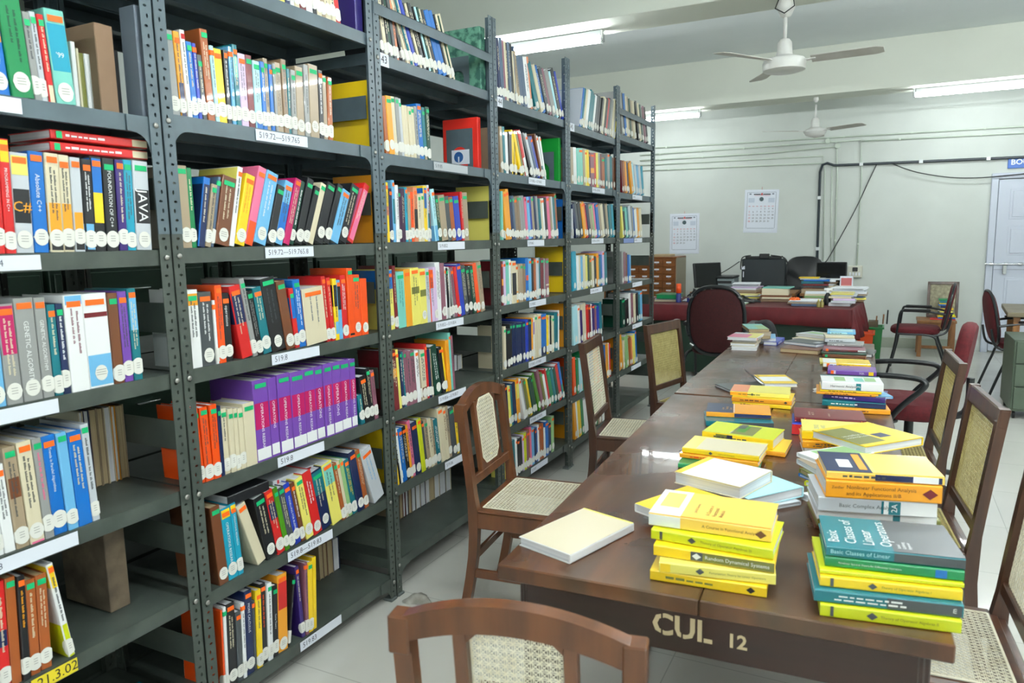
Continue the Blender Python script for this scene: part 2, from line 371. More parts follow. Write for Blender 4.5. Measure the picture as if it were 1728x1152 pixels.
b.box((p[0]-.085, YW-.06, p[2]-.075), (p[0]+.085, YW, p[2]+.075), mat('switch_box', rgb(205, 205, 190), .5), .006)
for k in range(4): b.box((p[0]-.065+k*.035, YW-.066, p[2]-.05), (p[0]-.045+k*.035, YW-.059, p[2]-.01), M['paper'], .002)
b.box((p[0]-.03, YW-.075, p[2]+.005), (p[0]+.03, YW-.059, p[2]+.055), M['black'], .004)
tag(b.build('switch_box'), 'cream electric switch box on the wall right of the monitor', 'switch box')
Mred = mat('calendar_red', rgb(200, 50, 50), .6); Mcal = mat('calendar_paper', rgb(222, 228, 238), .6); Mgry = mat('calendar_grey', rgb(120, 130, 145), .7)
def calendar(x0, y0, x1, y1, label, rows, start, redcell, tilt):
    a = pz(x0, y0); c = pz(x1, y1); W, H = c[0]-a[0], a[2]-c[2]
    t = thing('wall_calendar', label, 'calendar', ((a[0]+c[0])/2, YW, a[2]), 0, 'calendars on the back wall')
    t.rotation_euler = (0, tilt, 0)
    b = MB()
    for k in range(4): b.box((-W/2+.004*k, -.004-.002*k, -H-.008*(3-k)), (W/2-.003*k, -.003-.002*k, 0), Mcal)
    b.build('page_stack', t)
    f = MB(); y = -.0112
    def L(xa, za, xb, zb, m): f.box((xa*W-W/2, y, -za*H), (xb*W-W/2, y-.0006, -zb*H), m)
    for (xa, za, xb, zb) in ((.1, .06, .9, .068), (.1, .93, .9, .938), (.08, .06, .09, .93), (.91, .06, .92, .93)): L(xa, za, xb, zb, Mgry)
    L(.27, .1, .47, .125, M['ink']); L(.54, .1, .76, .125, M['ink']); L(.48, .085, .53, .13, Mred); L(.3, .14, .74, .146, Mred)
    L(.14, .09, .2, .12, Mgry); L(.8, .09, .86, .12, Mgry)
    f.T = Matrix.Translation((0, y, -.23*H)) @ Matrix.Rotation(math.pi/2, 4, 'X'); f.lathe([(.028, 0), (.028, .001), (.001, .001)], mat('calendar_emblem', rgb(70, 90, 95), .6), 14); f.T = Matrix.Identity(4)
    L(.12, .2, .3, .31, mat('calendar_tint', rgb(196, 206, 220), .6)); L(.7, .2, .88, .31, mat('calendar_tint', rgb(196, 206, 220), .6))
    n_ = 1-start
    for r in range(rows):
        for c_ in range(7):
            if 1 <= n_ <= 31:
                red = c_ == 0 or n_ == redcell
                f.text(str(n_), basis((1, 0, 0), (0, 0, 1), (0, -1, 0), ((.16+c_*.113)*W-W/2, y, -(.46+r*.076)*H)), .03, Mred if red else M['ink'], align='CENTER')
            n_ += 1
    for c_ in range(7): L(.13+c_*.113, .395, .19+c_*.113, .405, Mred)
    f.build('printed_page', t)
    MB().tube([(0, -.006, 0), (0, -.006, .035)], .002, Mred, 6).build('hanging_nail', t)
calendar(1257, 321, 1313, 389, 'tilted white calendar, the higher and right of the two', 5, 3, 1, math.radians(1.5))
calendar(1130, 361, 1179, 425, 'white calendar hanging lower, left of the other one', 5, 1, 1, 0)
# ceiling fans
Mfan = mat('fan_enamel', rgb(226, 226, 222), .35); Mfb = noisy('fan_blade_dusty', rgb(205, 203, 196), rgb(180, 176, 168), 4, .5)
def fan(label, x, y, drop, rz, bell):
    cs = 1 if bell else .5
    t = thing('ceiling_fan', label, 'ceiling fan', (x, y, ZB), rz, 'white ceiling fans')
    z = -drop
    MB().lathe([(.001, 0), (.05*cs, 0), (.06*cs, -.05*cs), (.035*cs, -.1*cs), (.02*cs, -.11*cs), (.001, -.11*cs)], Mfan, 20).build('canopy', t)
    MB().tube([(0, 0, -.08), (0, 0, z+.14)], .012, Mfan, 10).build('down_rod', t)
    MB().lathe([(.001, .15), (.03, .15), (.045, .13), (.052, .05), (.055, .045)], Mfan, 24, (0, 0, z)).build('lower_canopy', t)
    if bell: MB().lathe([(.001, .05), (.06, .045), (.13, .02), (.14, -.0), (.135, -.05), (.1, -.06), (.001, -.062)], Mfan, 32, (0, 0, z)).build('motor', t)
    else: MB().lathe([(.001, .05), (.06, .045), (.115, .02), (.125, 0), (.1, -.04), (.05, -.06), (.001, -.065)], Mfan, 32, (0, 0, z)).build('motor', t)
    for k in range(3):
        b = MB(); b.T = Matrix.Rotation(k*2*math.pi/3, 4, 'Z') @ Matrix.Translation((0, 0, z+.005))
        vs = []; N = 10
        for i in range(N+1):
            u = i/N; xx = .17+.43*u; hw = .052+.014*u; 
            if i == N: hw *= .7
            dz = math.radians(-12+4*u)
            for sg, tz in ((-1, 1), (1, 1), (1, -1), (-1, -1)): vs.append((xx, sg*hw*math.cos(dz), sg*hw*math.sin(dz)+tz*.002))
        fs = [(3, 2, 1, 0), (N*4, N*4+1, N*4+2, N*4+3)]
        for i in range(N):
            for j in range(4): fs.append((i*4+j, i*4+(j+1) % 4, i*4+4+(j+1) % 4, i*4+4+j))
        b.add(vs, fs, Mfb); bl = b.build('blade', t)
        c = MB(); c.T = b.T; c.box((.1, -.02, -.004), (.2, .02, .004), Mfan, .002); c.build('blade_bracket', bl)
fan('nearer white ceiling fan, large at the upper right', -.66, 5.42, .40, math.radians(-4), True)
fan('farther white ceiling fan, smaller and lower in front of the back wall', -.78, 9.36, .38, math.radians(-30), False)
w_ = MB(); w_.tube([(-.70, 5.37, ZB-.005), (-.72, 5.36, ZB-.06), (-.66, 5.35, ZB-.1), (-.60, 5.36, ZB-.06), (-.61, 5.37, ZB-.005)], .004, M['black'], 6)
tag(w_.build('fan_wire'), 'black wire loop around the canopy of the nearer fan', 'cable')
# ---------------------------------------------------------------- slotted angle racks
XS = -1.7465; K0 = .443; WB = .95; DEP = .42
LEV = {1: [2.2, 1.785, 1.437, 1.096, .759, .443, .10], 2: [2.212, 1.803, 1.44, 1.096, .754, .42, .078], 3: [2.157, 1.787, 1.443, 1.093, .76, .445, .134],
       4: [2.145, 1.781, 1.442, 1.104, .766, .444, .15], 5: [2.138, 1.779, 1.442, 1.108, .757, .43, .13], 6: [2.185, 1.768, 1.436, 1.09, .759, .43, .132]}
def kY(k): return K0+WB*k
LIP = .021     # half height of a shelf lip; shelf surface is at level + LIP
Mhole = None
def flange(b, L, W, m, z0=0, pitch=.025):
    """one perforated flange in the plane y=0..th, x 0..W, z z0..z0+L ; slots alternate along and across"""
    th = .002; n = int(L/pitch); zz = z0
    for i in range(n):
        za, zb_ = z0+i*pitch, z0+(i+1)*pitch
        if i == n-1: zb_ = z0+L
        cx, cz = W/2+(.003 if i % 2 else -.002), (za+zb_)/2
        hx, hz = (.0055, .0035) if i % 2 else (.0032, .0062)
        O = [(W, cz), (W, zb_), (cx, zb_), (0, zb_), (0, cz), (0, za), (cx, za), (W, za)]
        I = [(cx+hx*math.cos(a), cz+hz*math.sin(a)) for a in [k*math.pi/4 for k in range(8)]]
        vs = [(x, 0, z) for x, z in O]+[(x, 0, z) for x, z in I]+[(x, th, z) for x, z in O]+[(x, th, z) for x, z in I]
        fs = []
        for j in range(8):
            k = (j+1) % 8
            fs += [(j, 8+j, 8+k, k), (16+j, 16+k, 24+k, 24+j), (8+j, 24+j, 24+k, 8+k)]
        b.add(vs, fs, m)
    b.box((0, 0, z0), (.0003, th, z0+L), m); b.box((W-.0003, 0, z0), (W, th, z0+L), m)
FLW = .0365
def post_mesh(L, m, wide=FLW):
    """L angle: corner at origin, front flange along +x (x0..W), side flange along +y"""
    b = MB(); flange(b, L, wide, m)
    b2 = MB(); flange(b2, L, wide, m)
    v = [(y, x, z) for x, y, z in b2.v]; b.add(v, [f[::-1] for f in b2.f], m)
    return b.mesh('slotted_post')
HP = 2.53; ZJ = 1.66
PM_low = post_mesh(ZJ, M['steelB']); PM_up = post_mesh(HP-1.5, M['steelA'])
def shelf_mb(W, m, top, low=False):
    b = MB(); t = .0012
    b.box((-DEP+.004, .004, LIP-t), (-.004, W-.004, LIP), m)
    b.box((-.006, .002, -LIP), (-.004, W-.002, LIP), m); b.box((-.018, .004, -LIP), (-.004, W-.004, -LIP+t), m)
    b.box((-DEP+.004, .004, -LIP), (-DEP+.006, W-.004, LIP), m)
    b.box((-DEP+.006, .002, -LIP), (-.006, .004, LIP), m); b.box((-DEP+.006, W-.004, -LIP), (-.006, W-.002, LIP), m)
    # stiffening channel under the pan
    b.box((-DEP/2-.02, .006, -LIP+.004), (-DEP/2+.02, W-.006, LIP-.002), m)
    # rolled top corner highlight
    return b
SMESH = {}
def gusset_mb(m, s):
    b = MB(); pts = [(0, .02), (0, -.07), (.012*s, -.07)]
    for i in range(7):
        a = math.pi/2*i/6; pts.append(((.012+.05*(1-math.cos(a)))*s, -.07+.048*math.sin(a)))
    pts += [(.075*s, -.021), (.075*s, .02)]
    if s > 0: pts = pts[::-1]
    b.prism(pts, (-.0035, -.001), m, 'x'); return b
def rack(n, X0, face, levels, label, upto=HP, guard=False, skip=()):
    """n bay number; X0 plane of the front posts; face +1 opens towards +X, -1 towards -X"""
    Y0 = kY(n-1)+.002; W = WB-.004
    t = thing('steel_rack', label, 'rack', (X0, Y0, 0), 0, 'grey slotted steel book racks' if face > 0 else 'steel racks of the row behind')
    if face < 0: t.rotation_euler = (0, 0, math.pi); t.location = (X0, Y0+W, 0)
    # posts: corner outermost, flanges run inward
    for (px, py, rot, sx) in ((0, 0, 0, 1), (0, W, 0, -1), (-DEP, 0, 0, 2), (-DEP, W, 0, -2)):
        for nm, me, z in (('post', PM_low, 0), ('post_extension', PM_up, 1.5)):
            o = bpy.data.objects.new(nm, me); C.objects.link(o); o.parent = t
            e = .0022 if z else 0
            # map mesh x -> along Y (front flange), mesh y -> along -X (side flange)
            sgnY = 1 if sx > 0 else -1; sgnX = -1 if abs(sx) == 1 else 1
            o.matrix_local = basis((0, sgnY, 0), (sgnX, 0, 0), (0, 0, 1), (px-sgnX*e, py-sgnY*0, z))
            # spliced extension sits over the lower post
    for i, z in enumerate(levels):
        if z is None: continue
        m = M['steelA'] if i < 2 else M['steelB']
        key = i < 2
        if key not in SMESH: SMESH[key] = shelf_mb(W-.012, m, i == 0).mesh('shelf')
        o = bpy.data.objects.new('shelf', SMESH[key]); C.objects.link(o); o.parent = t; o.location = (-.0025, .006, z)
        for y, s in ((FLW, 1), (W-FLW, -1)):
            if i in (1, 6):
                g = gusset_mb(m, s).build('gusset', o, (0.002, y-s*.012-.006, 0))
        if 'bolt' not in SMESH:
            q = MB(); q.lathe([(.0075, 0), (.0075, .003), (.004, .0045), (.0001, .0045)], M['bolt'], 10); SMESH['bolt'] = q.mesh('bolt')
        if face > 0:
            for y in (FLW/2, W-FLW/2):
                o2 = bpy.data.objects.new('bolt', SMESH['bolt']); C.objects.link(o2); o2.parent = t; o2.matrix_local = Matrix.Translation((.0024, y, z)) @ Matrix.Rotation(math.pi/2, 4, 'Y')
        # side plate closing each gap at the far end, and a rear tie
    sp = levels[1:]
    for i in range(1, len(levels)):
        zz = levels[i]+.13
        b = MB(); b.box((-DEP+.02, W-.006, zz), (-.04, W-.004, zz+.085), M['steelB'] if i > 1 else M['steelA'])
        if i > 1 or n in (2,): b.build('side_plate', t)
    if guard:
        b = MB(); z = levels[0]+.155; b.box((.003, .004, z), (.0045, W-.004, z+.042), M['steelA']); b.box((-.004, .004, z+.04), (.0045, W-.004, z+.042), M['steelA']); b.build('guard_rail', t)
    for x in (-.015, -DEP+.015):
        for y in (.024, W-.024): MB().box((x-.022, y-.02, 0), (x+.022, y+.02, .012), M['dust'], .003).build('foot', t)
    return t
RN = {1: 'nearest rack, at the left edge of the photo', 2: 'second rack from the left, full of books with the purple row', 3: 'third rack from the left, its post numbered 43 at the top',
      4: 'fourth rack from the left, behind the nearest cane chair', 5: 'fifth rack from the left, partly behind the second cane chair', 6: 'last rack of the row, half empty and next to the red table'}
RK = {}
for n in range(1, 7):
    RK[n] = rack(n, XS, 1, LEV[n], RN[n], guard=n in (3, 6))
    for h in ():
        pass
BACKX = XS-DEP-.02-DEP
BN = ['behind the nearest rack', 'behind the second rack from the left', 'behind the third rack, numbered 43', 'behind the fourth rack from the left', 'behind the fifth rack from the left']
for n in range(1, 6):
    rack(n, BACKX, -1, LEV[n], 'dark steel rack standing back to back, '+BN[n-1])
# shelf edge labels, sub-parts of the shelves
def shelf_of(n, lv):
    s = [c for c in kids(RK[n]) if c.name.split('.')[0] == 'shelf']; return s[lv-1]
def px2Y(px, z, X=XS):
    return bis(lambda Y: proj((X, Y, z))[0], .3, 7.5, px)
Mlab2 = mat('yellow_label', rgb(225, 205, 40), .6); Mlabm = mat('foil_label', rgb(190, 195, 200), .3, .4)
def shelf_label(n, lv, xa, xb, txt, m=None, h=.034, dz=0, sz=.021, col=None):
    z = LEV[n][lv-1]; ya, yb = px2Y(xa, z), px2Y(xb, z); b = MB(); Y0 = kY(n-1)+.002+.006
    b.box((-.001, ya-Y0, -h/2+dz), (.0002, yb-Y0, h/2+dz), m or M['label'])
    if txt: b.text(txt, basis((0, 1, 0), (0, 0, 1), (1, 0, 0), (.0004, ya-Y0+.012, dz)), sz, col or mat('label_ink', rgb(70, 74, 90), .6))
    b.build('shelf_label', shelf_of(n, lv))
for a in [(1, 2, -60, 38, ''), (1, 3, -60, 70, '519.684'), (1, 4, -60, 100, ''), (1, 5, -60, 133, '519.688'),
          (2, 2, 433, 520, '519.72—519.765'), (2, 3, 449, 530, '519.72—519.765.8'), (2, 4, 460, 540, '519.8'), (2, 5, 470, 548, '519.8'), (2, 6, 487, 562, '519.8—519.83'), (2, 7, 508, 577, '519.83'),
          (3, 3, 740, 785, '519.852'), (3, 4, 737, 783, '519.852—519.854'), (3, 5, 741, 787, '519.856—519.857'), (3, 6, 752, 782, '519.86'),
          (4, 2, 893, 921, '519.862—519.863'), (4, 3, 891, 919, '519.862'), (4, 4, 894, 922, '519.862'), (4, 5, 893, 922, '519.863—519.865'), (4, 6, 895, 922, '519.868—519.873'), (4, 7, 897, 925, '519.87'),
          (5, 2, 1000, 1021, '519.92—519.93'), (5, 3, 999, 1019, '519.93—519.94'), (5, 4, 997, 1017, '519.94—519.95'), (5, 5, 1008, 1018, ''),
          (6, 2, 1068, 1084, '519.95'), (6, 4, 1068, 1084, '519.97'), (6, 5, 1068, 1084, '519.98'), (6, 6, 1066, 1082, '520')]:
    s_ = .021 if a[4] and len(a[4]) < 16 else .019
    if a[0] == 2: s_ = .026 if len(a[4]) < 15 else .024
    shelf_label(*a, sz=s_)
shelf_label(1, 6, 55, 132, '21.3.02', Mlab2, sz=.034, col=M['ink'])
shelf_label(3, 2, 733, 790, '519.85', Mlabm); shelf_label(6, 3, 1053, 1070, '', mat('blue_label', rgb(130, 150, 205), .5)); shelf_label(6, 3, 1071, 1084, '519.96')
for n, xa, xb, tx in ((3, 641, 657, '43'), (4, 840, 849, '44'), (5, 961, 970, '45')):
    shelf_label(n, 1, xa, xb, '', h=.048); z = LEV[n][0]; ya = px2Y(xa, z); yb = px2Y(xb, z); b = MB(); Y0 = kY(n-1)+.008
    b.text(tx, basis((0, 1, 0), (0, 0, 1), (1, 0, 0), (.0008, (ya+yb)/2-Y0, 0)), .04, M['ink'], align='CENTER'); b.build('shelf_label', shelf_of(n, 1))
# ---------------------------------------------------------------- reading tables
def reading_table(label, corner, W, L, rz, end_text=None):
    t = thing('reading_table', label, 'table', (corner[0], corner[1], 0), rz, 'dark wooden reading tables')
    H = .74
    b = MB(); nb = 2
    for i in range(nb): b.box((W*i/nb+.0008, 0, H-.036), (W*(i+1)/nb-.0008, L, H), M['table'], .003)
    b.build('tabletop', t)
    a = MB(); a.box((.05, .045, H-.15), (W-.05, .068, H-.036), M['tableend'], .003); a.box((.05, L-.068, H-.15), (W-.05, L-.045, H-.036), M['tableend'], .003)
    a.box((.03, .06, H-.15), (.055, L-.06, H-.036), M['tableend'], .003); a.box((W-.055, .06, H-.15), (W-.03, L-.06, H-.036), M['tableend'], .003)
    ap = a.build('apron', t)
    if end_text:
        x0, big, x1, small = end_text; s = MB(); mm = mat('stencil_paint', rgb(196, 178, 142), .7)
        s.text('*'+big, basis((1, 0, 0), (0, 0, 1), (0, -1, 0), (x0, .0445, H-.093)), .066, mm)
        s2 = MB(); s2.text('*'+small, basis((1, 0, 0), (0, 0, 1), (0, -1, 0), (x1, .0445, H-.1)), .042, mm); s2.build('stencilled_number', ap)
        tm = mat('tableend_mask', rgb(44, 22, 14), .4)
        for k in (0, 1, 2):  # stencil bridges
            s.box((x0+.02+.043*k, .0432, H-.125), (x0+.0235+.043*k, .0436, H-.06), tm)
        s.build('stencilled_mark', ap)
    for x, y in ((.04, .05), (W-.115, .05), (.04, L-.125), (W-.115, L-.125), (.04, L/2), (W-.115, L/2)):
        MB().box((x, y, 0), (x+.075, y+.075, H-.036), M['tableend'], .004).build('leg', t)
    r = MB(); r.box((.1, .07, .1), (W-.1, .1, .15), M['tableend'], .003); r.box((.1, L-.1, .1), (W-.1, L-.07, .15), M['tableend'], .003); r.build('stretcher', t)
    return t
T1 = reading_table('nearest long dark wooden reading table, stencilled CUL 12 on its end', (-.753, 1.387), .90, 1.94, .05, (.345, 'CUL', .50, '12'))
T2 = reading_table('farther dark wooden reading table, end to end with the nearest one', (-.853, 3.352), .86, 1.95, .02)

# ---------------------------------------------------------------- cane chairs
def clipseg(a, b, poly):
    t0, t1 = 0.0, 1.0; d = (b[0]-a[0], b[1]-a[1]); n = len(poly)
    for i in range(n):
        p, q = poly[i], poly[(i+1) % n]; nx, ny = -(q[1]-p[1]), q[0]-p[0]
        num = nx*(a[0]-p[0])+ny*(a[1]-p[1]); den = nx*d[0]+ny*d[1]
        if abs(den) < 1e-12:
            if num < 0: return None
        else:
            t = -num/den
            if den > 0: t0 = max(t0, t)
            else: t1 = min(t1, t)
    if t1-t0 < 1e-4: return None
    return (a[0]+d[0]*t0, a[1]+d[1]*t0), (a[0]+d[0]*t1, a[1]+d[1]*t1)
def cane(b, poly, pitch, m, T, wd=.0016, dense=False):
    """woven cane inside the convex ccw polygon (u, v); T maps (u, v, 0)"""
    us = [p[0] for p in poly]; vs = [p[1] for p in poly]; u0, u1, v0, v1 = min(us), max(us), min(vs), max(vs)
    nrm = T.to_3x3() @ Vector((0, 0, 1)); old = b.T.copy(); b.T = Matrix.Identity(4)
    def seg(p, q, h):
        r = clipseg(p, q, poly)
        if r: b.ribbon(T @ Vector((*r[0], h)), T @ Vector((*r[1], h)), wd, .0008, nrm, m)
    n = int((u1-u0)/pitch)+1
    for i in range(n+1):
        for e in (-.0018, .0018): seg((u0+i*pitch+e, v0-.01), (u0+i*pitch+e, v1+.01), 0)
    n = int((v1-v0)/pitch)+1
    for i in range(n+1):
        for e in (-.0018, .0018): seg((u0-.01, v0+i*pitch+e), (u1+.01, v0+i*pitch+e), .0008)
    S = (u1-u0)+(v1-v0); k = int(S/pitch)+1
    for i in range(k+1):
        c = i*pitch+pitch/2*0
        seg((u0+c, v0), (u0+c-S, v0+S), .0016)
        seg((u1-c, v0), (u1-c+S, v0+S), .0024)
    # binding strip round the edge
    n = len(poly)
    for i in range(n): b.ribbon(T @ Vector((*poly[i], .002)), T @ Vector((*poly[(i+1) % n], .002)), .006, .002, nrm, m)
    b.T = old
def cpost(b, pts, wx, m):
    """square section member through pts (x, y, z), section wx along X, d along Y per point"""
    vs = []; fs = []
    for (x, y, z, d) in pts:
        for sx, sy in ((-1, -1), (1, -1), (1, 1), (-1, 1)): vs.append((x+sx*wx/2, y+sy*d/2, z))
    for i in range(len(pts)-1):
        for j in range(4): fs.append((i*4+j, i*4+(j+1) % 4, i*4+4+(j+1) % 4, i*4+4+j))
    n = len(pts)-1; fs += [(3, 2, 1, 0), (n*4, n*4+1, n*4+2, n*4+3)]
    b.add(vs, fs, m)
def cane_chair(label, kind, loc, rz, m, mc, W=.44, H=.84, group='wooden cane chairs around the reading tables'):
    """local: sitter faces +Y, back at -Y, origin on the floor under the seat centre"""
    t = thing('cane_chair', label, 'chair', (loc[0], loc[1], 0), rz, group); D = .42; sz = .43
    yb = -D/2; hw = W/2-.018
    rake = .045 if kind == 'A' else .06
    def by(z): return yb+.015-rake*max(0, (z-sz)/(H-sz))**1.1-.055*max(0, (sz-.1-z)/(sz-.1))**1.5
    for s in (-1, 1):
        b = MB(); zs = [0, .08, .16, .25, .34, .43, .5, .6, .7, .78, H-.004]
        cpost(b, [(s*hw, by(z), z, .036 if z < .35 else (.04 if z < .5 else .03)) for z in zs], .034, m); b.build('back_leg', t)
        b = MB(); cpost(b, [(s*hw, D/2-.02, z, .034+.008*(z > .3)) for z in (0, .2, .35, sz-.004)], .034, m); b.build('front_leg', t)
    b = MB()
    b.box((-hw, D/2-.035, sz-.065), (hw, D/2-.008, sz), m, .003); b.box((-hw, yb, sz-.065), (hw, yb+.03, sz), m, .003)
    for s in (-1, 1): b.box((s*hw-.014, yb, sz-.065), (s*hw+.014, D/2, sz), m, .003)
    for (xa, xb, ya, yb_) in ((-W/2+.001, W/2-.001, D/2-.05, D/2+.003), (-W/2+.03, W/2-.03, yb+.02, yb+.05)): b.box((xa, ya, sz), (xb, yb_, sz+.009), m, .003)
    for s in (-1, 1): b.box((s*(W/2-.001), yb+.036, sz), (s*(W/2-.038), D/2-.04, sz+.009), m, .003)
    b.build('seat_frame', t)
    b = MB(); x = W/2-.036; y0, y1 = yb+.045, D/2-.045
    cane(b, [(-x, y0), (x, y0), (x, y1), (-x, y1)], .0142, mc, Matrix.Translation((0, 0, sz+.010)))
    b.build('cane_seat', t)
    b = MB()
    for s in (-1, 1): b.box((s*hw-.009, by(.2)+.01, .16), (s*hw+.009, D/2-.02, .195), m, .003)
    b.box((-hw, D/2-.03, .24), (hw, D/2-.014, .275), m, .003); b.box((-hw, by(.22)-.008, .22), (hw, by(.22)+.008, .255), m, .003); b.build('stretcher', t)
    # back panel plane between post fronts
    def P(u, z, off=0): return Vector((u, by(z)+off, z))
    zlo = sz+.095 if kind == 'A' else sz+.07; zhi = H-.045
    ang = math.atan2(by(zlo)-by(zhi), zhi-zlo)
    ex = Vector((1, 0, 0)); ev = (P(0, zhi)-P(0, zlo)).normalized(); en = ex.cross(ev)
    T = basis(ex, ev, en, P(0, zlo)); Lv = (P(0, zhi)-P(0, zlo)).length
    b = MB(); b.T = T; b.box((-hw, -.0, -.011), (hw, .035, .011), m, .003); b.build('lower_rail', t)
    if kind == 'A':
        # arched crest, bowed slightly backwards
        b = MB(); N = 16; vs = []; fs = []
        for i in range(N+1):
            u = -W/2+W*i/N; a = 1-(2*u/W)**2; top = H+.054*a-.004; bot = H-.05+.052*a; y = by(H)-.012*a
            for (yy, zz) in ((-.016, bot), (.014, bot), (.014, top), (-.016, top)): vs.append((u, y+yy, zz))
        for i in range(N):
            for j in range(4): fs.append((i*4+j, i*4+4+j, i*4+4+(j+1) % 4, i*4+(j+1) % 4))
        fs += [(0, 1, 2, 3), (N*4+3, N*4+2, N*4+1, N*4)]
        b.add(vs, fs, m)
        for s in (-1, 1): b.box((s*(W/2+.001), by(H)-.022, H-.06), (s*(W/2-.037), by(H)+.018, H+.008), m, .003)
        b.build('crest_rail', t)
        pw = .082
        for s in (-1, 1): b = MB(); b.T = T; b.box((s*pw, .03, -.01), (s*(pw+.024), Lv+.04, .01), m, .002); b.build('back_stile', t)
        z0, z1 = .055, Lv+.044; c = .03
        poly = [(-pw+c, z0), (pw-c, z0), (pw, z0+c), (pw, z1-c), (pw-c, z1), (-pw+c, z1), (-pw, z1-c), (-pw, z0+c)]
        b = MB(); cane(b, poly, .015, mc, T @ Matrix.Translation((0, 0, -.012))); 
        b.T = T   # corner fillets of the panel frame
        for sx in (-1, 1):
            b.add([(sx*pw, z0, -.009), (sx*(pw-c), z0, -.009), (sx*pw, z0+c, -.009), (sx*pw, z0, .009), (sx*(pw-c), z0, .009), (sx*pw, z0+c, .009)], [(0, 1, 2), (3, 5, 4), (1, 4, 5, 2)], m)
            b.add([(sx*pw, z1, -.009), (sx*(pw-c), z1, -.009), (sx*pw, z1-c, -.009), (sx*pw, z1, .009), (sx*(pw-c), z1, .009), (sx*pw, z1-c, .009)], [(0, 1, 2), (3, 5, 4), (1, 4, 5, 2)], m)
        b.box((-pw, .03, -.009), (pw, z0, .009), m)
        b.build('cane_back', t)
    else:
        b = MB(); b.T = T; b.box((-W/2, Lv-.02, -.014), (W/2, Lv+.04, .014), m, .004); b.build('crest_rail', t)
        x = hw-.016; z0, z1 = .035, Lv-.02; c = .015
        b = MB(); cane(b, [(-x+c, z0), (x-c, z0), (x, z0+c), (x, z1-c), (x-c, z1), (-x+c, z1), (-x, z1-c), (-x, z0+c)], .015, mc, T); b.build('cane_back', t)
    return t
def faced(near, far, depthdir):
    """chair with back line from near to far (top view); returns loc, rz"""
    a = Vector(near); b_ = Vector(far); mid = (a+b_)/2; u = (b_-a).normalized()
    n_ = Vector((-u.y, u.x))*depthdir; ang = math.atan2(-n_.x, n_.y); return (mid.x+n_.x*.21, mid.y+n_.y*.21), ang
l_, r_ = faced((-1.385, 2.34), (-1.43, 2.77), -1); cane_chair('arched back cane chair at the left of the table, nearest the racks', 'A', l_, r_, M['chairwood'], M['cane'])
l_, r_ = faced((-1.33, 3.5), (-1.39, 3.93), -1); cane_chair('straight backed cane chair second along the left side of the table', 'B', l_, r_, M['chairwood2'], M['cane'], H=.93)
l_, r_ = faced((-1.27, 4.42), (-1.17, 4.84), -1); cane_chair('straight backed cane chair farthest on the left, yellowed cane', 'B', l_, r_, M['chairwood2'], M['caneY'], H=.92)
l_, r_ = faced((-.722, .985), (-.312, 1.065), 1); cane_chair('arched back cane chair in the foreground, cut by the bottom edge', 'A', l_, r_, M['chairwood'], M['cane'], W=.43)
l_, r_ = faced((.245, 3.95), (.27, 3.56), -1); cane_chair('straight backed cane chair farthest on the right side of the table', 'B', l_, r_, M['chairwood2'], M['caneY'], H=.92)
l_, r_ = faced((.27, 3.07), (.31, 2.68), -1); cane_chair('straight backed cane chair in the middle of the right side', 'B', l_, r_, M['chairwood2'], M['caneY'], H=.92)
l_, r_ = faced((.335, 2.27), (.36, 1.84), -1); cane_chair('nearest cane chair on the right, cut off by the photo edge', 'B', l_, r_, M['chairwood2'], M['cane'], H=.92)

# ---------------------------------------------------------------- steel framed chairs
Mfrm = mat('black_steel_tube', rgb(34, 38, 40), .3)
def oval_pad(b, T, w, h, th, m, sup=2.6, n=28):
    rings = [(-th/2, .9), (-th/2*.6, .98), (0, 1), (th/2*.6, .98), (th/2, .9)]; vs = []; fs = []
    for z, s in rings:
        for j in range(n):
            a = 2*math.pi*j/n; c, sn = math.cos(a), math.sin(a); e = 2/sup
            vs.append((math.copysign(abs(c)**e, c)*w/2*s, math.copysign(abs(sn)**e, sn)*h/2*s, z))
    for i in range(4):
        for j in range(n): fs.append((i*n+j, i*n+(j+1) % n, (i+1)*n+(j+1) % n, (i+1)*n+j))
    vs += [(0, 0, -th/2*1.1), (0, 0, th/2*1.15)]; A, Bv = len(vs)-2, len(vs)-1
    for j in range(n): fs.append((A, (j+1) % n, j)); fs.append((Bv, 4*n+j, 4*n+(j+1) % n))
    old = b.T.copy(); b.T = old @ T; b.add(vs, fs, m, True); b.T = old
def smooth(P, k=6):
    P = [Vector(p) for p in P]; Q = []
    for i in range(len(P)-1):
        p0 = P[max(i-1, 0)]; p1 = P[i]; p2 = P[i+1]; p3 = P[min(i+2, len(P)-1)]
        for j in range(k): t = j/k; Q.append(.5*((2*p1)+(-p0+p2)*t+(2*p0-5*p1+4*p2-p3)*t*t+(-p0+3*p1-3*p2+p3)*t**3))
    return Q+[P[-1]]
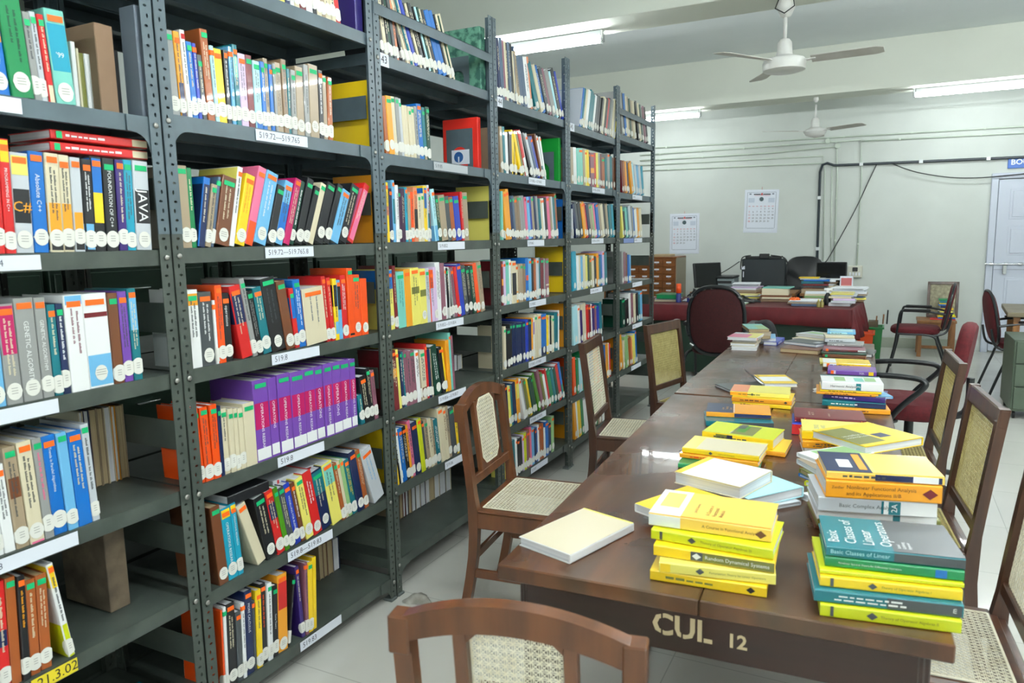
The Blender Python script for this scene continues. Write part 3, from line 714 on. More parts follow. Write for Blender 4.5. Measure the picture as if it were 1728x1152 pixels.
def office_chair(label, loc, rz, group='maroon office chairs with black frames'):
    t = thing('visitor_chair', label, 'chair', (loc[0], loc[1], 0), rz, group)
    b = MB(); oval_pad(b, Matrix.Translation((0, .02, .45)), .47, .46, .07, M['cloth'], 3.2); b.build('seat', t)
    b = MB(); T = Matrix.Translation((0, -.27, .69)) @ Matrix.Rotation(math.radians(100), 4, 'X'); oval_pad(b, T, .42, .47, .05, M['cloth'], 2.5)
    bk = b.build('backrest', t)
    b = MB(); pts = []
    for j in range(28):
        a = 2*math.pi*j/28; c, s = math.cos(a), math.sin(a); e = 2/2.5; pts.append(T @ Vector((math.copysign(abs(c)**e, c)*.217, math.copysign(abs(s)**e, s)*.242, 0)))
    b.tube(pts, .012, Mfrm, 8, close=True); b.build('backrest_rim', bk)
    for s in (-1, 1):
        b = MB(); x = s*.235
        b.tube(smooth([(x, .25, 0), (x, .19, .3), (x, .17, .5), (x, .15, .645), (x, .1, .66), (x, -.1, .655), (x*.93, -.25, .63)]), .0115, Mfrm, 8); b.build('front_leg', t)
        b = MB(); b.tube(smooth([(x, -.3, 0), (x, -.2, .3), (x*.98, -.14, .41), (x*.96, .1, .42), (x*.96, .18, .42)]), .0115, Mfrm, 8)
        b.tube(smooth([(x*.98, -.14, .41), (x*.8, -.26, .45), (x*.75, -.3, .6)]), .0105, Mfrm, 8); b.build('back_leg', t)
        b = MB(); b.box((x-.022, -.12, .662), (x+.022, .13, .682), M['black'], .008); b.build('armrest', t)
    b = MB()
    for y in (-.14, .17): b.tube([(-.226, y, .415), (.226, y, .415)], .01, Mfrm, 8)
    b.build('cross_bar', t); return t
office_chair('maroon office chair with black steel frame in front of the wooden stool', (.34, 8.7), math.radians(86))
office_chair('maroon office chair at the right edge, facing the wooden desk', (1.15, 7.8), math.radians(-85))
# chair in front of the red table, seen from behind
l0 = atz(1205, 690, 0)
vc = thing('visitor_chair', 'shaded maroon chair with round back, in front of the red table', 'chair', (-1.27, 6.62, 0), math.radians(0), 'maroon office chairs with black frames')
b = MB(); oval_pad(b, Matrix.Translation((0, .05, .46)), .5, .48, .08, M['clothshade'], 3); b.build('seat', vc)
b = MB(); T = Matrix.Translation((0, -.22, .73)) @ Matrix.Rotation(math.radians(95), 4, 'X'); oval_pad(b, T, .45, .56, .05, M['clothshade'], 2.8); bk = b.build('backrest', vc)
b = MB(); pts = [T @ Vector((math.copysign(abs(math.cos(a))**.75, math.cos(a))*.24, math.copysign(abs(math.sin(a))**.75, math.sin(a))*.3, 0)) for a in [2*math.pi*j/30 for j in range(30)]]
b.tube(pts, .016, Mfrm, 8, close=True)
for sx in (-1, 1):
    for sz_ in (-1, 1): q = T @ Vector((sx*.19, sz_*.22, .03)); b.tube([q, q+Vector((sx*.03, -.003, sz_*-.02))], .01, M['chrome'], 6)
b.build('backrest_rim', bk)
for s in (-1, 1):
    b = MB(); x = s*.27; b.tube(smooth([(x, .26, 0), (x, .2, .4), (x, .17, .66), (x, .05, .68), (x, -.15, .67), (x*.85, -.24, .6)]), .013, Mfrm, 8); b.tube(smooth([(x, -.28, 0), (x, -.2, .4), (x*.9, .15, .42)]), .013, Mfrm, 8); b.build('side_frame', vc)
    b = MB(); b.box((x-.035, -.17, .675), (x+.035, .12, .71), M['black'], .01); b.build('armrest', vc)
# black bag hanging on its arm
b = MB(); oval_pad(b, Matrix.Translation((-.9, 6.62, .56)) @ Matrix.Rotation(math.radians(90), 4, 'X') @ Matrix.Rotation(.2, 4, 'Z'), .22, .34, .16, mat('black_nylon', rgb(24, 28, 32), .6), 3)
tag(b.build('hanging_bag'), 'black bag hanging on the right arm of the shaded maroon chair', 'bag')
# swivel chair with loop arms beside the table
sw = thing('swivel_chair', 'maroon swivel chair with black loop arms beside the far table', 'chair', (.17, 4.74, 0), math.radians(80))
b = MB(); oval_pad(b, Matrix.Translation((0, .02, .47)), .48, .46, .09, M['cloth'], 3); b.build('seat', sw)
b = MB(); oval_pad(b, Matrix.Translation((0, -.25, .79)) @ Matrix.Rotation(math.radians(98), 4, 'X'), .36, .36, .07, M['cloth'], 2.6); b.build('backrest', sw)
for s in (-1, 1):
    b = MB(); x = s*.27; b.tube(smooth([(x*.75, .04, .42), (x, .06, .43), (x*1.04, .0, .52), (x*1.04, -.1, .63), (x*1.02, -.1, .665), (x, -.04, .68), (x, .12, .68), (x, .25, .665)]), .016, Mfrm, 10); b.build('armrest', sw)
b = MB(); b.tube([(0, 0, .08), (0, 0, .43)], .025, Mfrm, 12); b.tube(smooth([(0, -.1, .42), (0, -.27, .46), (0, -.29, .66)]), .02, Mfrm, 8)
for k in range(5):
    a = 2*math.pi*k/5+.3; b.tube([(0, 0, .12), (.27*math.cos(a), .27*math.sin(a), .06)], .016, Mfrm, 8); b.tube([(.27*math.cos(a), .27*math.sin(a)-.012, .028), (.27*math.cos(a), .27*math.sin(a)+.012, .028)], .028, M['black'], 12)
b.build('base', sw)
# ---------------------------------------------------------------- books
COL = {'wh': (236, 238, 238, 'white'), 'cr': (218, 208, 178, 'cream'), 'tn': (166, 148, 122, 'tan'), 'tb': (140, 116, 90, 'brown paper covered'), 'br': (112, 66, 40, 'brown'),
 'ob': (166, 88, 40, 'orange brown'), 'dr': (112, 26, 34, 'dark red'), 'rd': (206, 34, 34, 'red'), 'or': (240, 82, 20, 'orange'), 'am': (240, 162, 36, 'amber'), 'ye': (246, 208, 30, 'yellow'),
 'ly': (236, 226, 110, 'pale yellow'), 'li': (206, 216, 24, 'lime'), 'gr': (14, 128, 74, 'green'), 'dg': (10, 66, 50, 'dark green'), 'lg': (150, 192, 128, 'light green'), 'te': (14, 112, 124, 'teal'),
 'tq': (24, 156, 186, 'turquoise'), 'aq': (120, 200, 186, 'aqua'), 'cy': (176, 226, 236, 'pale blue'), 'lb': (110, 180, 224, 'light blue'), 'bl': (16, 108, 192, 'blue'), 'rb': (34, 62, 176, 'royal blue'),
 'nv': (22, 38, 80, 'navy'), 'pu': (116, 72, 168, 'purple'), 'vi': (56, 36, 112, 'violet'), 'lv': (214, 190, 224, 'lavender'), 'pk': (228, 112, 150, 'pink'), 'mg': (186, 26, 96, 'magenta'),
 'gy': (148, 150, 148, 'grey'), 'sg': (196, 202, 208, 'silver grey'), 'dy': (70, 76, 80, 'dark grey'), 'bk': (28, 30, 34, 'black'), 'bg': (78, 98, 124, 'slate blue'), 'mr': (140, 88, 104, 'mauve'),
 'pl': (66, 36, 66, 'plum'), 'ol': (118, 120, 54, 'olive'), 'sa': (226, 140, 98, 'salmon'), 'fg': (70, 140, 20, 'grass green'), 'gd': (252, 208, 92, 'golden yellow'), 'gn': (0, 140, 50, 'bright green')}
def cmat(c):
    if isinstance(c, str): r, g, b, nm = COL[c]; return mat('cover_'+nm.replace(' ', '_'), rgb(r, g, b), .32, coat=.25)
    return mat('cover_print', rgb(*c), .32, coat=.25)
Mtag = {'G': mat('green_sticker', rgb(0, 178, 110), .5), 'O': mat('orange_sticker', rgb(255, 108, 20), .5), 'R': mat('red_sticker', rgb(190, 30, 30), .5)}
Mcall = mat('call_label_paper', rgb(226, 226, 218), .6); Mcink = mat('call_label_ink', rgb(150, 150, 146), .7)
def wrap(b, t, y0, y1, z0f, z1f, m, off=.0006, n=6, ink=None):
    ys = sorted(set([y0+(y1-y0)*i/n for i in range(n+1)]+[v for v in (0, t) if y0 < v < y1])); vs = []; fs = []
    def mp(y):
        if y < 0: return (y, -off)
        if y > t: return (-(y-t), t+off)
        return (off, y)
    for y in ys:
        x, yy = mp(y); u = (y-(y0+y1)/2)/((y1-y0)/2); vs += [(x, yy, z0f(u)), (x, yy, z1f(u))]
    for i in range(len(ys)-1): fs.append((2*i, 2*i+2, 2*i+3, 2*i+1))
    b.add(vs, fs, m)
BR = random.Random(11)
def book_parts(t, H, D, col, tagc, deco, detail=2):
    """returns dict name -> MB ; local frame: spine in plane x=0 facing +X, thickness 0..t along +Y, height along +Z"""
    bt = min(.0022, t*.2); lay_k = 0; cv = MB(); m = cmat(col); r = min(.003, t*.25)
    cv.prism([(-D, 0), (-r, 0), (-r*.3, r*.3), (0, r), (0, t-r), (-r*.3, t-r*.3), (-r, t), (-D, t), (-D, t-bt), (-.004, t-bt), (-.004, bt), (-D, bt)], (0, H), m, 'z')
    pages = 'pageo' if 'old' in deco or col in ('tn', 'tb', 'br', 'ob', 'ol') else 'pagew'
    lab = True; title = None; e = r*.8
    for d in deco:
        lay_k += .00012
        if d == 'n': lab = False
        elif d.startswith('b:'):
            _, c, z0, z1 = d.split(':'); k_ = .0003+lay_k; cv.quad((k_, e, float(z0)*H), (k_, t-e, float(z0)*H), (k_, t-e, float(z1)*H), (k_, e, float(z1)*H), cmat(c))
            if float(z1)-float(z0) > .15: cv.quad((-D+.001, -.0003, float(z0)*H), (-r, -.0003, float(z0)*H), (-r, -.0003, float(z1)*H), (-D+.001, -.0003, float(z1)*H), cmat(c))
        elif d.startswith('s:'):
            cv.quad((-D+.001, -.0003, .002), (-r, -.0003, .002), (-r, -.0003, H-.002), (-D+.001, -.0003, H-.002), cmat(d[2:]))
        elif d.startswith('t:'): title = d[2:]
        elif d.startswith('T:'):
            _, c, txt, f, z = (d.split(':')+['.75', '.9'])[:5]; sz = min(t*float(f), H*.62/(len(txt)*.56)*(1 if len(txt) > 5 else 1))
            cv.text(txt.replace('_', ' '), basis((0, 0, -1), (0, 1, 0), (1, 0, 0), (.0006+lay_k, t/2, H*float(z))), sz, cmat(c))
        elif d.startswith('F:'):
            _, c, u0, u1, v0, v1 = d.split(':'); c = cmat(c); u0, u1, v0, v1 = -D*float(u0)-.0008, -D*float(u1), H*float(v0), H*float(v1)
            k_ = t+.0003+lay_k; cv.quad((u0, k_, v0), (u1, k_, v0), (u1, k_, v1), (u0, k_, v1), c)
        elif d.startswith('FT:'):
            _, c, txt, f, u, v = d.split(':')
            for q, line in enumerate(txt.replace('_', ' ').split('|')):
                cv.text(line, basis((-1, 0, 0), (0, 0, 1), (0, 1, 0), (-D*float(u), t+.0006+lay_k, H*float(v)-q*float(f)*1.05)), float(f), cmat(c), .0003)
        elif d.startswith('D:'):   # emblem on the spine
            _, c, z = d.split(':'); z = H*float(z); w = t*.3; k_ = .0006+lay_k
            cv.add([(k_, t/2-w, z), (k_, t/2, z-w*1.3), (k_, t/2+w, z), (k_, t/2, z+w*1.3)], [(0, 1, 2, 3)], cmat(c))
        elif d.startswith('L:'):
            _, c, txt, f, z = d.split(':'); cv.text(txt.replace('_', ' '), basis((0, 1, 0), (0, 0, 1), (1, 0, 0), (.0006+lay_k, t/2, H*float(z))), t*float(f), cmat(c), align='CENTER')
    if title is None and detail > 0 and t > .011 and not any(d[:2] in ('T:', 'L:') for d in deco):
        br = sum(COL[col][:3]) if isinstance(col, str) else sum(col)
        title = ('cr' if br < 330 else 'dy') if BR.random() < .75 else '-'
    if title and title != '-' and detail > 0:
        # printed words running down the spine
        rows = 2 if t > .024 else 1
        for k in range(rows):
            z = H*(.86-.03*k); zend = H*(.34+.2*BR.random()); w = min(.007, t*.3/rows); yc = t*(.5 if rows == 1 else (.36, .64)[k]); k_ = .0005+lay_k
            fine = detail > 1; k_ = .0005+lay_k; ct = cmat(title); w = min(w, .0055); z += 0
            while z > zend:
                nl = BR.randint(3, 9) if fine else 1
                for _ in range(nl):
                    L = .0021 if fine else .005+.014*BR.random(); hw = w/2*(1 if BR.random() < .4 else .72)
                    cv.quad((k_, yc-w/2, z-L), (k_, yc-w/2+2*hw, z-L), (k_, yc-w/2+2*hw, z), (k_, yc-w/2, z), ct); z -= L+.0009
                z -= .003
    out = {'cover': cv}
    pg = MB(); pg.box((-D+.003, bt, .0025), (-.0045, t-bt, H-.003), M[pages]); out['page_block'] = pg
    if lab:
        R = .0165+.003*BR.random(); zc = .027+.011*BR.random(); b = MB(); cc = t/2-(.004 if t < .02 else 0)
        wrap(b, t, cc-R, cc+R, lambda u: zc-R*1.15*math.sqrt(max(0, 1-u*u)), lambda u: zc+R*1.15*math.sqrt(max(0, 1-u*u)), Mcall, .0016, 10)
        if detail > 1 and t > .012:
            for q in range(3): b.quad((.0018, t*.3, zc+.007-.006*q), (.0018, t*.7, zc+.007-.006*q), (.0018, t*.7, zc+.0085-.006*q), (.0018, t*.3, zc+.0085-.006*q), Mcink)
        out['call_number_label'] = b
    if tagc in Mtag:
        z1 = H-.008-.01*BR.random(); hh = .014; b = MB(); ext = .004 if t < .014 else -t*.12
        wrap(b, t, -ext, t+ext*(.2 if ext > 0 else 1), lambda u: z1-hh, lambda u: z1, Mtag[tagc], .0014, 4); out['colour_tag'] = b
    return out
GRP = {}
ORD = lambda k: '%d%s' % (k, 'th' if 10 <= k % 100 <= 20 else {1: 'st', 2: 'nd', 3: 'rd'}.get(k % 10, 'th'))
LVN = {1: 'top', 2: '2nd', 3: '3rd', 4: '4th', 5: '5th', 6: '6th', 7: 'bottom'}
BAYN = {1: 'leftmost rack', 2: 'second rack', 3: 'third rack', 4: 'fourth rack'}
TAGN = {'G': ' with green tag', 'O': ' with orange tag', 'R': ' with red tag'}
def place_book(name, label, group, t, H, D, mat4, col, tagc, deco, detail=2, cat='book', sink=None, labels=None):
    P = book_parts(t, H, D, col, tagc, deco, detail)
    if sink is not None:
        for b in P.values():
            for s, f0 in (('x', None),):
                base = len(sink.v)
                sink.v += [tuple(mat4 @ Vector(v)) for v in b.v]
                for f, mi, sm in zip(b.f, b.mi, b.sm): sink.f.append(tuple(base+i for i in f)); sink.mi.append(sink.slot(b.ms[mi])); sink.sm.append(False)
        return None
    o = thing(name, label, cat, group=group); o.matrix_world = mat4
    for k, b in P.items():
        c = b.build(k, o)
        if k == 'colour_tag': c['label'] = {'G': 'green', 'O': 'orange', 'R': 'red'}[tagc]+' sticker near the top of the spine'
    return o
FARBOOKS = MB()
BOOKCOUNT = [0]
def shelf_books(n, lv, ox, oy, s, data, end, kind='book', detail=2, setb=.004, yoff=0, lean0=None):
    z0 = LEV[n][lv-1]+LIP; items = [x.strip() for x in data.replace('\n', ';').split(';') if x.strip()]
    rec = []
    for it in items:
        f = [q.strip() for q in it.split(',')]; rec.append((float(f[0]), float(f[1]) if f[1] else None, float(f[2]), f[3], f[4] if len(f) > 4 else '', f[5:]))
    xs = [r[0] for r in rec]+[end]; X = XS-.006-setb
    ys = [px2Y(ox+x/s, z0, X) for x in xs]
    lo, hi = kY(n-1)+.042, kY(n)-.042
    pend = kY(n-1)+.008
    prev_th = 0; geo = []
    for i, (xb, xt, yt, col, tg, deco) in enumerate(rec):
        ya = ys[i]; py = oy+yt/s
        if xt is None:
            th = prev_th; zt = bis(lambda z: proj((X, ya, z))[1], z0, z0+.6, py)
        else:
            zt = z0+.24
            for _ in range(6):
                yt_w = px2Y(ox+xt/s, zt, X); zt = bis(lambda z: proj((X, yt_w, z))[1], z0, z0+.6, py)
            th = math.atan2(yt_w-ya, zt-z0)
        th = max(-.5, min(.5, th)); prev_th = th; geo.append([ya, th, zt-z0])
    # neighbours may fan apart upwards but not run into each other: small drops in lean are pooled, large ones open a gap at the foot
    blocks = []
    for g in geo:
        blocks.append([g[1], 1])
        while len(blocks) > 1 and 0 < blocks[-2][0]-blocks[-1][0] < .11:
            q = blocks.pop(); p_ = blocks.pop(); blocks.append([(p_[0]*p_[1]+q[0]*q[1])/(p_[1]+q[1]), p_[1]+q[1]])
    ths = [b_[0] for b_ in blocks for _ in range(b_[1])]
    for i, (xb, xt, yt, col, tg, deco) in enumerate(rec):
        ya, yb = ys[i], ys[i+1]; th = ths[i]; hh = geo[i][2]
        if i == 0 and th < 0: ya = max(ya, pend-th*0+math.tan(-th)*hh)
        if abs(th) < .015: th = 0
        ya = max(ya, kY(n-1)+.009)
        if i == len(rec)-1: yb = min(yb, kY(n)-.012-max(0, math.tan(th)*hh))
        w = yb-ya
        if i+1 < len(rec):
            drop = math.tan(th)-math.tan(ths[i+1])
            if drop > 0: w -= drop*min(hh, geo[i+1][2])
        t = max(.005, w*math.cos(th)-.0012)
        if w < .006 and i+1 < len(rec): ya = yb-.006-max(0, math.tan(th)-math.tan(ths[i+1]))*0
        H = max(.1, hh/math.cos(th)); D = max(.12, min(.235, H*BR.uniform(.66, .74)))
        xf = X-BR.random()*.006
        if th >= 0:   # leans to the right: pivot on the right lower edge
            Mx = Matrix.Translation((xf, ya+t/math.cos(th), z0+.0003)) @ Matrix.Rotation(-th, 4, 'X') @ Matrix.Translation((0, -t, 0))
        else: Mx = Matrix.Translation((xf, ya, z0+.0003)) @ Matrix.Rotation(-th, 4, 'X')
        BOOKCOUNT[0] += 1
        if n >= 5 or (n == 4 and lv > 1) or (n == 3 and lv in (2, 5, 6)): place_book('', '', '', t, H, D, Mx, col, tg, deco, 0 if detail < 2 else 1, sink=FARBOOKS); continue
        thick = 'thick ' if t > .04 else ('thin ' if t < .014 else '')
        nm = COL[col][3]; lean = ' leaning' if abs(th) > .2 else ''
        lb = '%s%s%s %s%s, %s from left, %s shelf, %s' % (thick, nm, lean, kind, TAGN.get(tg, ''), ORD(i+1), LVN[lv], BAYN[n])
        place_book('book' if kind == 'book' else 'bound_volume', lb, '%ss on the %s shelf of the %s' % (kind, LVN[lv], BAYN[n]), t, H, D, Mx, col, tg, deco, detail, cat='book' if kind == 'book' else 'bound volume')
# --- nearest rack
shelf_books(1, 2, 0, 0, 3.388, """-180,-270,20,nv; -110,-190,60,lb,O; -35,-60,100,bl,O,b:am:.7:.97; 75,0,-60,gr,,t:dg; 205,115,60,gy,G; 250,160,58,sg,G; 290,185,70,rd,G,n,b:cr:.0:.2; 330,220,35,aq,O,b:tq:.35:.85,L:wh:'99:.35:.52""", 445)
shelf_books(1, 3, 0, 200, 3.388, """-160,-190,140,dr,O; -110,-140,130,am,O; -60,-85,120,rd,O; -10,-30,300,rd; 40,0,115,rd,O,b:ye:.8:.99,T:wh:PROGRAMMING_IN_C++:.4:.75; 103,40,190,sg,O,b:bk:.3:.64,b:ly:.78:.97,L:am:C#:.8:.46; 210,165,185,bl,O,T:wh:Absolute_C++:.45:.78; 296,245,195,cr,O,b:am:.2:.5,b:bk:.02:.2; 375,320,205,cr,O,b:am:.15:.5,b:bk:.02:.15; 440,395,220,sg,O,b:am:.15:.42,b:bk:.02:.18; 500,460,230,bk,O,b:lb:.02:.3,t:wh; 556,515,215,bk,O,b:bl:.62:.98,b:ye:.3:.62,t:-; 620,575,225,bk,G,T:wh:FOUNDATION_OF_C++:.42:.87; 690,655,235,vi,O,t:cr; 738,705,235,tq,G; 790,750,240,sg,G,b:bk:.3:.68,T:wh:JAVA:.85:.68""", 878)
shelf_books(1, 4, 0, 460, 3.388, """-150,-230,200,te,O; -60,-100,180,lb,O; 50,-30,185,gy,O,b:mg:.5:.98,t:cr; 145,75,150,gy,O,T:wh:GENETIC_ALGORITHM:.4:.78; 258,195,145,gy,O,T:wh:GENETIC_ALGORITHM:.45:.78; 325,275,185,te,O; 375,330,180,nv,G,t:wh; 420,370,130,wh,O,n,b:lb:.9:.99,t:mr; 525,465,125,wh,O,b:lb:.02:.35,b:dr:.75:.8,t:-; 665,612,120,br,G; 722,668,110,pu,O; 775,712,95,te,O,b:lb:.55:.9""", 825)
shelf_books(1, 5, 0, 700, 2.55, """-170,-220,170,tn,G; -90,-140,160,bl,O; -20,-50,250,wh,; 28,-15,220,wh,O,n; 78,0,150,tn,G,b:br:.5:.7; 135,60,125,cr,O,b:pk:.0:.02; 198,123,110,gy,G,t:pk; 240,168,100,bl,O,T:wh:Trends_in_Parallel_Algorithms:.4:.88; 300,232,85,lb,G; 345,285,80,bl,O,n; 405,310,55,sg,G""", 440)
shelf_books(1, 6, 0, 700, 2.55, """-120,-170,770,bl,O; -60,-100,760,dr,O; 10,-25,730,rd,,b:nv:.4:.55; 58,28,710,ob,G,n,t:-; 105,75,700,bk,O,t:am; 140,110,720,ob,G; 185,155,700,ob,G; 300,200,650,wh,O,b:li:.0:.35,b:ye:.75:.98""", 330)
# --- second rack
shelf_books(2, 2, 260, 0, 4.432, """140,90,215,gy,G; 215,155,230,am,O,b:nv:.0:.4; 262,205,222,wh,R; 300,240,305,bl,G; 345,290,320,rb,O; 375,325,405,dy,G; 413,350,212,ob,G; 470,385,330,cy,O; 500,440,355,ye,O,t:-; 562,520,370,bk,O,t:wh; 598,555,345,lb,O; 628,590,330,te,O,b:aq:.6:.85; 668,620,390,lv,O,t:dy; 725,690,405,dr,G; 775,745,450,cy,G,b:bl:.0:.2; 828,800,458,bl,G; 860,828,432,tn,G; 892,865,480,bl,O; 920,892,475,gy,G; 940,910,462,tn,G; 985,955,440,tb,G; 1022,1005,512,te,; 1045,1025,520,gy,G; 1082,1060,492,tn,G,t:-; 1140,1115,480,gy,; 1175,1150,475,tn,G,t:-; 1245,1225,522,bk,O,t:wh; 1280,1262,560,tn,G; 1312,1298,575,ob,G""", 1346)
shelf_books(2, 3, 280, 240, 4.432, """125,78,170,tn,G,t:-; 205,160,190,gr,; 247,290,268,bl,,n,b:nv:.0:.9; 300,355,320,tn,G; 345,395,262,bg,G; 370,430,270,br,G; 480,545,190,wh,O,n,s:ly,t:dy; 520,605,255,ye,O,t:am; 595,722,200,pk,O,b:or:.0:.3,n; 660,765,240,lb,O,t:wh; 755,830,335,bk,G,t:-; 815,890,305,lb,O,b:bl:.1:.65; 880,975,285,mg,O,n; 930,1020,300,dg,,t:wh; 965,1060,285,bk,G,t:-; 1020,1125,345,bk,G; 1065,1165,320,cr,G,n; 1110,1205,325,bk,G,t:-; 1180,1290,330,bk,G,t:-; 1225,1325,380,lb,O,n; 1290,1385,340,bk,G,t:cr; 1358,1490,330,rd,,n,b:pk:.05:.9""", 1405)
shelf_books(2, 4, 300, 430, 4.432, """115,65,265,wh,G,n,t:dy,b:am:.8:.95; 200,180,280,dy,O,t:wh; 300,272,340,wh,O; 320,280,230,or,O; 372,320,290,bk,O,T:wh:operations:.5:.82; 490,390,240,rd,O,n,b:nv:.48:.9; 572,475,180,gy,G; 610,505,280,bk,G,t:gy; 655,580,250,te,O,t:cr; 720,630,185,bk,G,t:dy; 825,720,205,br,G; 890,835,255,rd,G,b:bl:.5:.85; 925,870,190,bl,G,t:wh; 975,930,260,cr,O,n,s:mr,t:bg; 1130,1080,165,rd,O; 1160,1110,175,rd,O; 1190,1165,180,ye,,n,b:bk:.55:.9,b:lb:.1:.3; 1220,1190,190,lb,O,b:bk:.5:.9,n; 1250,1215,155,rd,O,t:wh; 1290,1280,100,or,G,b:bk:.03:.06,n; 1330,1310,150,or,G; 1385,1360,180,or,""", 1435)
# the purple row and its neighbours
PUR = 'b:mg:.42:.7,T:wh:OPERATIONS_RESEARCH:.32:.69'
shelf_books(2, 5, 320, 600, 4.432, """90,30,400,or,G; 130,75,395,or,G; 190,140,375,or,G; 245,215,380,nv,G,n; 275,250,400,cr,G; 320,292,400,cr,G,t:-; 358,328,400,cr,G,t:-; 390,362,395,cr,G,t:-; 430,395,365,cr,G,t:-,n;
515,530,180,pu,G,b:mg:.40:.72,T:wh:OPERATIONS_RESEARCH:.42:.71,n,b:wh:.02:.16; 625,600,170,pu,,b:mg:.42:.72,T:wh:OPERATIONS:.4:.71,n,b:wh:.03:.17; 690,660,145,pu,G,b:mg:.42:.71,T:wh:OPERATIONS_RESEARCH:.42:.70,n,b:wh:.02:.16; 785,755,130,pu,G,b:mg:.42:.71,T:wh:OPERATIONS_RESEARCH:.42:.70,n,b:wh:.02:.16; 885,845,110,pu,G,b:mg:.42:.71,T:wh:OPERATIONS_RESEARCH:.48:.70,n,b:wh:.02:.16; 968,910,95,pu,G,b:mg:.42:.71,T:wh:OPERATIONS:.42:.70,n,b:wh:.02:.16; 1030,985,70,pu,G,b:mg:.42:.71,T:wh:OPERATIONS_RESEARCH:.48:.70,n,b:wh:.02:.16; 1090,1040,60,pu,G,b:mg:.42:.71,T:wh:OPERATIONS:.42:.70,n,b:wh:.02:.16; 1155,1110,45,pu,G,b:mg:.42:.71,T:wh:OPERATIONS_RESEARCH:.48:.70,n,b:wh:.02:.16; 1225,1190,35,pu,G,b:mg:.42:.71,T:wh:OPERATIONS_RESEARCH:.48:.70,n,b:wh:.02:.16; 1290,1262,300,te,; 1318,1265,165,bk,O; 1365,1325,100,bk,G; 1395,1350,120,mr,O""", 1425)
shelf_books(2, 6, 340, 740, 2.797, """90,45,330,br,G,t:-; 135,90,340,tq,O,b:ye:.86:.98,T:wh:OPERATIONS_RESEARCH:.4:.8; 180,135,315,tq,O,b:ye:.9:.98,T:wh:OPERATIONS_RESEARCH:.4:.85; 272,170,330,cr,O,n,t:-; 315,262,285,bk,G,t:cr; 365,305,255,rd,O,b:nv:.55:.8; 400,335,240,fg,G; 422,362,240,dy,G; 450,390,225,rb,O,T:wh:MODELLING_FOR_BUSINESS:.4:.8; 480,425,215,br,O,t:wh; 500,445,195,ly,G; 535,475,170,rd,,t:wh; 575,525,165,nv,G,b:te:.6:.98; 625,560,135,ly,O,b:aq:.65:.97,n; 672,618,125,ob,G; 690,640,115,cr,O; 705,655,105,lg,O; 722,672,110,te,O,t:ye; 745,700,70,nv,O,t:-; 775,720,65,ob,G; 820,752,75,sg,O,n,s:wh,t:lb""", 872)
shelf_books(2, 7, 340, 740, 2.797, """112,92,815,or,; 122,105,800,wh,G; 137,128,785,bk,O; 178,155,830,dy,O; 205,193,780,wh,O; 222,203,730,nv,O,T:wh:MORE_CALCULUS:.4:.85; 258,242,770,dy,O,n; 270,260,720,ye,O; 296,280,695,bk,O,t:or; 322,312,690,wh,G; 345,338,700,bk,G,T:wh:Game_Theory:.4:.6; 370,362,655,am,O,b:rd:.55:.9; 415,440,650,bk,G,T:wh:Game_Theory:.4:.62; 480,445,610,vi,O; 498,488,590,mr,O; 512,505,590,ye,G; 535,530,565,ye,,n,t:-""", 552)
# --- third rack
shelf_books(3, 1, 640, 0, 7.68, """40,-40,-140,bk; 85,-10,-110,cr; 130,25,-60,bk; 165,60,-40,dg; 205,90,-50,dy; 245,115,-20,sa; 280,150,0,dy; 330,160,0,bk; 370,190,0,cr; 398,205,-10,tn; 425,235,0,te; 455,265,10,cr; 480,290,10,rb,,t:-; 525,320,40,bk; 550,350,50,cr; 580,385,45,bk; 605,400,50,dy; 640,440,90,bk; 660,455,95,cy,,t:-; 690,480,95,dg; 720,500,110,cr; 745,520,120,bk; 790,540,115,bl,,t:-; 850,585,115,bl,,t:-; 905,650,160,bk; 930,665,155,cr,,t:-; 960,715,180,dg; 975,745,165,cr,,t:-""", 1005, 'bound volume', 1)
shelf_books(3, 2, 640, 120, 5.76, """68,45,245,ob,,t:-; 105,75,240,am,G; 160,110,240,cr,G,t:-; 200,150,250,gy,G,t:-; 235,180,260,sg,G,t:-; 262,230,330,cr,,t:-; 290,250,330,cr,,t:-; 318,275,340,cr,G,t:-; 345,305,345,cr,G,t:-; 375,340,340,gy,; 405,362,312,bl,O; 450,415,350,te,G,b:tn:.0:.25,t:-; 480,455,345,dg,G""", 515, detail=2)
shelf_books(3, 3, 640, 290, 8.64, """118,105,150,ye,O,n,b:sa:.45:.6; 180,155,240,nv,O; 230,215,120,lb,O,b:te:.3:.7,n; 272,240,190,wh,; 315,275,250,pl,G; 352,325,240,pl,,n; 410,365,220,tq,O; 450,415,290,tn,O,b:tq:.0:.1; 490,455,290,or,; 530,500,220,sa,O,b:bk:.15:.6; 588,555,330,cr,G; 630,605,310,cr,G; 675,640,200,ye,O,b:bl:.6:.96; 725,695,190,sg,R,b:te:.1:.5; 760,710,330,dr,G; 830,750,255,cy,O,n,b:lb:.0:.3; 880,815,350,dg,G,t:cr; 930,860,345,tn,G,t:-; 1020,950,360,dy,G,t:-; 1085,1025,370,ob,G,t:-; 1145,1085,360,rb,G,t:-; 1225,1180,290,rd,; 1255,1215,300,tn,G,t:-""", 1330)
